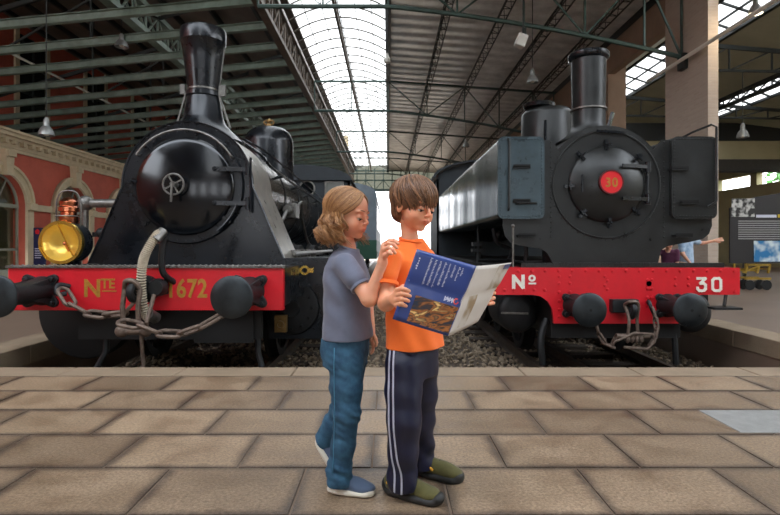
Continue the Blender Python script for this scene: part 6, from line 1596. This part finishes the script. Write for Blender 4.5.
# ============================================================ the leaflet
def leaflet():
    simple('leaflet_blue', (38, 62, 128), .35, coat=.3); simple('leaflet_paper', (206, 200, 192), .45, var=.05, scale=6); simple('print_white', (205, 208, 224), .5)
    # printed picture: warm streaks over dark blue
    m, nt, b = new_mat('leaflet_picture'); N, L = nt.nodes, nt.links
    tc = N.new('ShaderNodeTexCoord'); n = N.new('ShaderNodeTexNoise'); n.inputs['Scale'].default_value = 22; n.inputs['Distortion'].default_value = 1.2; mp = N.new('ShaderNodeMapping'); mp.inputs['Scale'].default_value = (.7, 1, 2.2); mp.inputs['Rotation'].default_value = (0, .5, 0)
    L.new(tc.outputs['Object'], mp.inputs[0]); L.new(mp.outputs[0], n.inputs[0]); r = N.new('ShaderNodeValToRGB'); el = r.color_ramp.elements
    el[0].position = .34; el[0].color = srgb(30, 42, 62); el[1].position = .72; el[1].color = srgb(236, 196, 120)
    for p_, c in ((.44, (70, 48, 34)), (.54, (170, 104, 48)), (.60, (88, 60, 44))): q = el.new(p_); q.color = srgb(*c)
    L.new(n.outputs['Fac'], r.inputs[0]); L.new(r.outputs[0], b.inputs['Base Color']); b.inputs['Roughness'].default_value = .35
    m, nt, b = new_mat('leaflet_map'); N, L = nt.nodes, nt.links
    tc = N.new('ShaderNodeTexCoord'); n = N.new('ShaderNodeTexNoise'); n.inputs['Scale'].default_value = 14; L.new(tc.outputs['Object'], n.inputs[0]); r = N.new('ShaderNodeValToRGB'); el = r.color_ramp.elements
    el[0].position = .42; el[0].color = srgb(150, 128, 98); el[1].position = .6; el[1].color = srgb(204, 198, 188); L.new(n.outputs['Fac'], r.inputs[0]); L.new(r.outputs[0], b.inputs['Base Color'])
    TL, TR, BL, BR = P(417, 249, 1.875), P(476.5, 266, 1.90), P(392.5, 319, 1.875), P(448, 336, 1.885)
    R1, R2, RM = P(511.5, 262.5, 2.07), P(478, 321.5, 2.04), P(489.5, 291, 2.06)
    root = thing('leaflet', (BL.x, BL.y, BL.z), 'open folded leaflet with a blue cover and pale inner page held by the boy', 'leaflet')
    def sheet(a, b_, c, d, name, m, nx=14, ny=14, bulge=.006, t=.0008):
        nrmv = (b_ - a).cross(d - a).normalized(); vs = []
        if nrmv.y > 0: nrmv = -nrmv
        for j in range(ny + 1):
            for i in range(nx + 1):
                s_, q = i / nx, j / ny; p = (a.lerp(b_, s_)).lerp(d.lerp(c, s_), q) + nrmv * bulge * (math.sin(PI * s_) * .7 - 1.2 * math.exp(-((q - .47) / .05) ** 2))
                vs.append(p)
        fs = [(j * (nx + 1) + i, j * (nx + 1) + i + 1, (j + 1) * (nx + 1) + i + 1, (j + 1) * (nx + 1) + i) for j in range(ny) for i in range(nx)]
        bb_ = MB(); bb_.add(vs, fs); o = bb_.build(name, m, root, smooth=60); sd = o.modifiers.new('s', 'SOLIDIFY'); sd.thickness = t; sd.offset = 0
        def at(s_, q, lift=.0012): return (a.lerp(b_, s_)).lerp(d.lerp(c, s_), q) + nrmv * (bulge * (math.sin(PI * s_) * .7 - 1.2 * math.exp(-((q - .47) / .05) ** 2)) + lift)
        return o, at
    cov, at = sheet(TL, TR, BR, BL, 'cover_page', 'leaflet_blue')
    def patch(s0, s1, q0, q1, name, m, nx=8, ny=6, lift=.0013):
        vs = [at(s0 + (s1 - s0) * i / nx, q0 + (q1 - q0) * j / ny, lift) for j in range(ny + 1) for i in range(nx + 1)]
        b = MB(); b.add(vs, [(j * (nx + 1) + i, j * (nx + 1) + i + 1, (j + 1) * (nx + 1) + i + 1, (j + 1) * (nx + 1) + i) for j in range(ny) for i in range(nx)]); return b.build(name, m, cov)
    patch(.235, .985, .60, .965, 'cover_picture', 'leaflet_picture', 12, 6)
    # rows of small print set in columns, title strokes, emblem
    rnd = random.Random(2); b = MB()
    def stroke(s0, s1, q0, q1, lift=.0014):
        b.add([at(s0, q0, lift), at(s1, q0, lift), at(s1, q1, lift), at(s0, q1, lift)], [(0, 1, 2, 3)])
    for cidx, (s0, q0, q1) in enumerate(((.26, .06, .44), (.34, .07, .42), (.42, .07, .44), (.50, .07, .38), (.58, .07, .40), (.66, .07, .24), (.74, .08, .28), (.80, .08, .2))):
        q = q0
        while q < q1:
            stroke(s0, s0 + .016 + rnd.random() * .022, q, q + .009); q += .017 + rnd.random() * .006
    for i in range(5):
        stroke(.07 + rnd.random() * .015, .1, .10 + .035 * i, .122 + .035 * i); 
    for i in range(26): stroke(.42 + i * .018, .43 + i * .018, .462, .468)
    for i in range(9): stroke(.04 + .008 * (i % 3), .05 + .01 * (i % 2), .43 + .006 * i, .436 + .006 * i)
    b.build('small_print', 'print_white', cov, smooth=0, fix=False)['kind'] = 'stuff'
    b = MB()
    for i in range(8): 
        s0 = .70 + .022 * i; stroke(s0, s0 + .013, .50 + .012 * (i % 2), .565 - .01 * (i % 3))
    b.build('cover_title', 'print_white', cov, smooth=0, fix=False)
    simple('print_red', (200, 60, 50), .5)
    b = MB()
    for i in range(10):
        a0 = 2 * PI * i / 12; a1 = 2 * PI * (i + 1) / 12; s0, q0 = .905, .53
        b.add([at(s0 + r_ * math.cos(a), q0 + r_ * 1.0 * math.sin(a), .0016) for r_, a in ((.026, a0), (.045, a0), (.045, a1), (.026, a1))], [(0, 1, 2, 3)])
    b.build('emblem', 'print_red', cov, smooth=0, fix=False)
    pg, at = sheet(TR, R1, R2, BR, 'inner_page', 'leaflet_paper', bulge=.006)
    cov = pg
    patch(.62, 1.0, .02, .42, 'inner_map', 'leaflet_map', 6, 6, .0015); patch(.18, .42, .45, .92, 'inner_sketch', 'leaflet_map', 6, 6, .0015)
    b = MB()
    for i in range(5): b.add([at(.80 + .04 * i, .02, .002), at(.83 + .04 * i, .02, .002), at(.83 + .04 * i, .10, .002), at(.80 + .04 * i, .10, .002)], [(0, 1, 2, 3)])
    b.build('map_heading', 'leaflet_blue', pg, smooth=0, fix=False)
leaflet()
# ============================================================ pendant lamps
simple('lamp_shade_grey', (150, 152, 150), .35, .5); simple('lamp_box', (206, 204, 196), .5)
m, nt, b = new_mat('bulb_lit'); b.inputs['Emission Color'].default_value = (1, .78, .45, 1); b.inputs['Emission Strength'].default_value = 9
def pendant(x, y, z, top, label, r=.2, lit=0):
    e = thing('pendant_lamp', (x, y, z), label, 'lamp')
    b = MB(); b.cyl((x, y, z + .42), (x, y, top), .012, seg=6); b.build('lamp_rod', 'dark_steel', e)
    b = MB(); b.lathe([(r, 0), (r * .97, .06), (r * .7, .17), (r * .4, .22), (r * .35, .36), (.03, .42)], (x, y, z), (0, 0, 1), 24, caps=False); b.build('lamp_shade', 'lamp_shade_grey', e)
    b = MB(); b.sphere((x, y, z + .06), .07, 12); b.build('bulb', 'bulb_lit' if lit else 'white_lamp', e)
    if lit:
        l = bpy.data.lights.new('lamp_light', 'POINT'); l.energy = lit; l.color = (1, .84, .62); l.shadow_soft_size = .1; lo = bpy.data.objects.new('lamp_light', l); COL.objects.link(lo); lo.parent = e; lo.location = (0, 0, -.12)
pendant(-7.95, 12.1, 3.62, 7.4, 'grey bell pendant lamp hanging low before the red wall, left edge of the photo', .17)
pendant(-8.3, 16.2, 7.25, 10.3, 'small pendant lamp high under the left roof beside the deep lattice girder', .2)
pendant(4.25, 15.3, 5.85, 8.3, 'bell pendant lamp hanging under the right roof just left of the numbered 30 engine chimney', .17)
pendant(3.7, 24.7, 5.75, 7.0, 'small pendant lamp hanging from the second roof truss', .17)
pendant(8.62, 12.2, 6.5, 7.5, 'lit pendant lamp beside the top of the brick pillar, at the upper right corner', .15, 30)
pendant(10.3, 15.1, 4.2, 6.1, 'pale pendant lamp in the side hall right of the pillar', .16)
e = thing('floodlight', (3.2, 12.5, 5.95), 'white box floodlight hanging on a rod under the right roof', 'lamp')
b = MB(); b.box((3.2, 12.5, 5.98), (.24, .2, .3), Matrix.Rotation(.35, 3, 'Y')); b.build('lamp_housing', 'lamp_box', e, bevel=.015)
b = MB(); b.bar((3.25, 12.5, 6.12), (3.25, 12.5, 8.6), .03); b.box((3.27, 12.5, 6.2), (.08, .1, .16)); b.build('hanger', 'dark_steel', e)
e = thing('wall_lamp', (-.02, 17, 7.1), 'white lamp fixed under the right edge of the skylight', 'lamp')
b = MB(); b.lathe([(.11, 0), (.12, .1), (.05, .2), (.03, .3)], (-.02, 17, 7.05), (0, 0, 1), 16); b.build('lamp_shade', 'lamp_box', e); b = MB(); b.cyl((-.02, 17, 7.3), (-.02, 17, 8.9), .02, seg=6); b.build('hanger', 'dark_steel', e)
# ============================================================ notice boards
simple('board_blue', (24, 34, 74), .4); simple('board_black', (36, 35, 38), .45); simple('board_text', (150, 150, 150), .6); simple('board_yellow', (214, 190, 60), .6)
e = thing('information_sign', (-10.85, 16.2, 0), 'narrow dark blue standing sign with a red emblem before the red wall', 'sign')
b = MB(); b.bb(-11.03, -10.66, 16.17, 16.23, .0, 1.62); p = b.build('sign_panel', 'board_blue', e, bevel=.01)
b = MB(); b.prism([(-.05, .0), (.05, .0), (.07, .1), (0, .16), (-.07, .1)], (-10.9, 16.165, 1.42), *XZ, (0, .004, 0)); b.build('sign_emblem', 'red_disc', p)
b = MB()
for i in range(5): b.bb(-10.98, -10.80 + .03 * (i % 2), 16.163, 16.168, .95 - i * .07, .98 - i * .07)
b.build('sign_text', 'print_white', p, smooth=0)
e = thing('information_board', (9.6, 13.0, 0), 'large dark display board with grey text and a blue picture in the side hall', 'sign')
b = MB(); b.prism([(8.56, .62), (11.4, .62), (11.4, 2.62), (9.2, 2.28), (8.56, 2.0)], (0, 13.0, 0), *XZ, (0, .06, 0)); p = b.build('board_panel', 'board_black', e)
b = MB()
for x in (8.9, 11.0): b.bb(x, x + .06, 13.0, 13.06, 0, .62)
b.build('board_leg', 'dark_steel', e)
m, nt, b_ = new_mat('board_picture'); N, L = nt.nodes, nt.links
tc = N.new('ShaderNodeTexCoord'); n = N.new('ShaderNodeTexNoise'); n.inputs['Scale'].default_value = 3.2; L.new(tc.outputs['Object'], n.inputs[0]); r = N.new('ShaderNodeValToRGB'); el = r.color_ramp.elements
el[0].position = .45; el[0].color = srgb(36, 120, 176); el[1].position = .62; el[1].color = srgb(214, 228, 230); L.new(n.outputs['Fac'], r.inputs[0]); L.new(r.outputs[0], b_.inputs['Base Color'])
m, nt, b_ = new_mat('board_photo'); N, L = nt.nodes, nt.links
tc = N.new('ShaderNodeTexCoord'); n = N.new('ShaderNodeTexNoise'); n.inputs['Scale'].default_value = 6; L.new(tc.outputs['Object'], n.inputs[0]); r = N.new('ShaderNodeValToRGB'); el = r.color_ramp.elements
el[0].position = .45; el[0].color = srgb(40, 40, 40); el[1].position = .58; el[1].color = srgb(196, 196, 192); L.new(n.outputs['Fac'], r.inputs[0]); L.new(r.outputs[0], b_.inputs['Base Color'])
b = MB(); b.bb(9.14, 10.6, 12.985, 12.995, .66, 1.18); b.build('board_picture', 'board_picture', p)
b = MB(); b.bb(8.58, 9.16, 12.985, 12.995, 1.78, 2.24); b.build('board_photo', 'board_photo', p)
b = MB()
for i in range(9): b.bb(8.75, 10.6, 12.985, 12.995, 1.66 - i * .055, 1.685 - i * .055)
b.build('board_text', 'board_text', p, smooth=0)
b = MB(); b.bb(9.2, 9.7, 12.98, 12.995, 1.76, 1.83); b.build('board_heading', 'print_white', p, smooth=0)
b = MB(); b.bb(9.74, 10.6, 12.98, 12.995, 1.76, 1.84); b.build('board_heading', 'board_yellow', p, smooth=0)
e = thing('yellow_trolley', (8.75, 12.6, 0), 'yellow wheeled track trolley standing under the display board', 'trolley')
b = MB(); b.bb(8.5, 9.1, 12.35, 12.42, .25, .30); b.bb(8.5, 9.1, 12.75, 12.82, .25, .30)
for x in (8.52, 8.8, 9.06): b.bar((x, 12.4, .4), (x + .05, 12.4, .62), .04); b.bar((x, 12.8, .4), (x, 12.8, .62), .04); b.bar((x, 12.4, .5), (x, 12.8, .5), .04)
b.bar((8.52, 12.4, .6), (9.1, 12.4, .6), .04); b.bar((8.45, 12.4, .42), (8.9, 12.4, .6), .035); b.bar((8.52, 12.8, .45), (9.1, 12.8, .45), .04); b.build('trolley_frame', simple('trolley_yellow', (150, 120, 34), .5), e)
for x in (8.6, 9.0):
    for y in (12.38, 12.62): b = MB(); b.lathe([(.09, -.03), (.12, -.03), (.11, .03), (.03, .03)], (x, y, .12), (0, 1, 0), 20); b.build('wheel', 'dark_iron', e)
e = thing('wooden_cabinet', (8.75, 14.9, 0), 'brown wooden cabinet behind the display board next to the pillar', 'cabinet')
b = MB(); b.bb(8.6, 9.3, 14.7, 15.1, 0, 1.55); cb = b.build('cabinet_body', simple('brown_wood', (110, 62, 30), .5, var=.2), e, bevel=.01)
b = MB(); b.bb(8.63, 8.94, 14.67, 14.7, .1, 1.5); b.build('door', 'brown_wood', e); b = MB(); b.bb(8.96, 9.27, 14.67, 14.7, .1, 1.5); b.build('door', 'brown_wood', e)
# ============================================================ visitors behind the right locomotive
cloth('check_blue', (176, 196, 214), c2=(120, 150, 180)); cloth('cream_top', (222, 190, 160)); cloth('plum', (78, 26, 58)); cloth('dark_trousers', (40, 42, 50)); hairmat('hair_dark', (40, 26, 20), (90, 62, 44))
def visitor(x, y, th, hgt, label, shirt, arm=None, lean=0, tm='dark_trousers'):
    k = hgt / 1.7; root = thing('person', (x, y, 0), label, 'person'); a = math.radians(th); f = np.array([math.cos(a), -math.sin(a), 0]); r = np.array([f[1], -f[0], 0]); O = V3((x, y, 0))
    W = lambda fw, rt, up: O + (f * fw + r * rt + V3((0, 0, up))) * k
    H = Head(W(.03 + lean, 0, 1.55), th, 15 + lean * 60, sc=1.05 * (k * .4 + .6)); S = SDF(); add_head(S, H)
    S.chain([(H.w(-.02, 0, -.06), .05 * k), (W(lean * .8, 0, 1.42), .052 * k), (W(lean * .7, 0, 1.36), .07 * k)], .02)
    sr, sl = W(lean * .7, .17, 1.36), W(lean * .7, -.17, 1.36)
    arms = []
    for sg, sh in ((1, sr), (-1, sl)):
        if arm and arm[0] == sg: el = sh + V3(arm[1]) * .27 * k; wr = el + V3(arm[2]) * .25 * k
        else: el = sh + V3((0, 0, -.27)) * k + f * .03; wr = el + V3((0, 0, -.20)) * k + f * .14
        arms.append((sh, el, wr)); S.chain([(sh, .048 * k), (el, .038 * k), (wr, .026 * k)], .02)
        d = nrm(wr - el); n = nrm(np.cross(d, (0, 0, 1)) + V3((0, 0, .3))); sd = nrm(np.cross(d, n))
        fg = [[wr + d * .07 + sd * q * .018, wr + d * .11 + sd * q * .02, wr + d * .135 + sd * q * .02 - n * .008, wr + d * .155 + sd * q * .02 - n * .018] for q in (-1.4, -.5, .5, 1.4)]
        hand(S, wr, d, n, fg, [wr + d * .02 + sd * .02, wr + d * .05 + sd * .042, wr + d * .075 + sd * .05, wr + d * .09 + sd * .05], sc=1.0, pl=.07, pw=.03)
    S.stack((x + f[0] * lean * .3, y + f[1] * lean * .3, 0), f, [(.8 * k, 0, 0, .15 * k, .1 * k), (1.1 * k, 0, 0, .13 * k, .095 * k), (1.33 * k, .0, 0, .15 * k, .09 * k), (1.40 * k, 0, 0, .08 * k, .06 * k)], .03)
    legs = [(W(0, .09 * s_, .88), W(.02, .095 * s_, .46), W(0, .1 * s_, .07)) for s_ in (1, -1)]
    for h_, kn, an in legs: S.chain([(h_, .08 * k), (kn, .055 * k), (an, .04 * k)], .03); S.limb(an - V3((0, 0, .03)), an + f * .15 * k - V3((0, 0, .04)), .035 * k, .025 * k, .02)
    pts = [q for aa in arms for q in aa]
    lo, hi = bbox(O, H.c, *pts, m=.2); lo[2] = -.005
    bl = [S.mesh(*bbox(H.c, m=.15), .005), S.mesh(lo, (hi[0], hi[1], H.c[2] - .14), .011)]
    for _, e_, w_ in arms: bl.append(S.mesh(*bbox(w_ + nrm(w_ - e_) * .07, m=.1), .0045))
    np_obj('body', bl, 'skin_adult', root, head_tint(H), 1); add_face_parts(root, H, 'brow_boy')
    T = SDF(); T.stack((x + f[0] * lean * .3, y + f[1] * lean * .3, 0), f, [(.84 * k, 0, 0, .175 * k, .125 * k), (1.1 * k, 0, 0, .155 * k, .115 * k), (1.33 * k, 0, 0, .17 * k, .105 * k), (1.42 * k, 0, 0, .08 * k, .07 * k)], .02)
    for sh, el, wr in arms: T.chain([(sh, .062 * k), (sh * .3 + el * .7, .058 * k)], .03)
    wv = waves(3, (25, 50), 4); T.disp(lambda X, Y, Z: .005 * wv(X, Y, Z)); T.clip((0, 0, .86 * k), (0, 0, -1)); T.clip(W(lean*.8, 0, 1.43), (0, 0, 1))
    lo, hi = bbox(O, *pts, m=.15); lo[2] = .84 * k; np_obj('shirt', [T.mesh(lo, hi, .01)], shirt, root, None, 1)
    J = SDF()
    for h_, kn, an in legs: J.chain([(h_, .10 * k), (kn, .072 * k), (an, .06 * k)], .03)
    J.clip((0, 0, .04), (0, 0, -1)); lo, hi = bbox(O, m=.3); hi[2] = 1.0 * k; lo[2] = 0.02; np_obj('trousers', [J.mesh(lo, hi, .011)], tm, root, None, 1)
    for h_, kn, an in legs:
        c = an.copy(); B = SDF(); B.limb(V3((c[0], c[1], .045)) - f * .03, V3((c[0], c[1], .035)) + f * .16 * k, .05 * k, .042 * k, .01); B.clip((0, 0, .001), (0, 0, -1)); np_obj('shoe', [B.mesh(*bbox(c + f * .05, m=.25), .008)], 'rubber_black', root, None, 1)
    B = SDF(); B.ell(H.w(-.02, 0, .035), V3((.1, .085, .085)) * H.sc, H.M, .02); B.ell(H.w(-.055, 0, -.03), V3((.055, .08, .075)) * H.sc, H.M, .02); B.ell(H.w(.1, 0, -.045), V3((.08, .09, .085)) * H.sc, H.M, .01, True)
    paths = []; rnd = random.Random(int(x * 10))
    for q in range(160):
        az = rnd.uniform(-PI, PI); L_ = .15 if abs(az) < 1 else .2; pp = []
        for i in range(8):
            s2 = L_ * i / 7; an_ = min(s2 / .125, 1) * PI / 2; pp.append(H.w(-.016 + .105 * math.sin(an_) * math.cos(az), .09 * math.sin(an_) * math.sin(az), .035 + .09 * math.cos(an_) - max(0, s2 - .125)))
        paths.append((pp, .004, rnd.random()))
    hair_obj('hair', root, 'hair_dark', H, (B, *bbox(H.c, m=.18), .007), paths)
visitor(4.98, 8.7, 60, 1.44, 'person in a pale blue checked shirt stretching an arm out behind the right locomotive', 'check_blue', arm=(-1, (.8, 0, -.25), (.95, -.1, .2)), tm='cream_top')
visitor(4.85, 9.3, 80, 1.42, 'person in a cream top partly hidden behind the right locomotive', 'cream_top')
visitor(4.56, 8.45, 120, 1.2, 'small child in a plum top bending beside the right locomotive', 'plum', arm=(1, (-.6, -.3, -.4), (-.8, -.2, .2)), lean=.08)
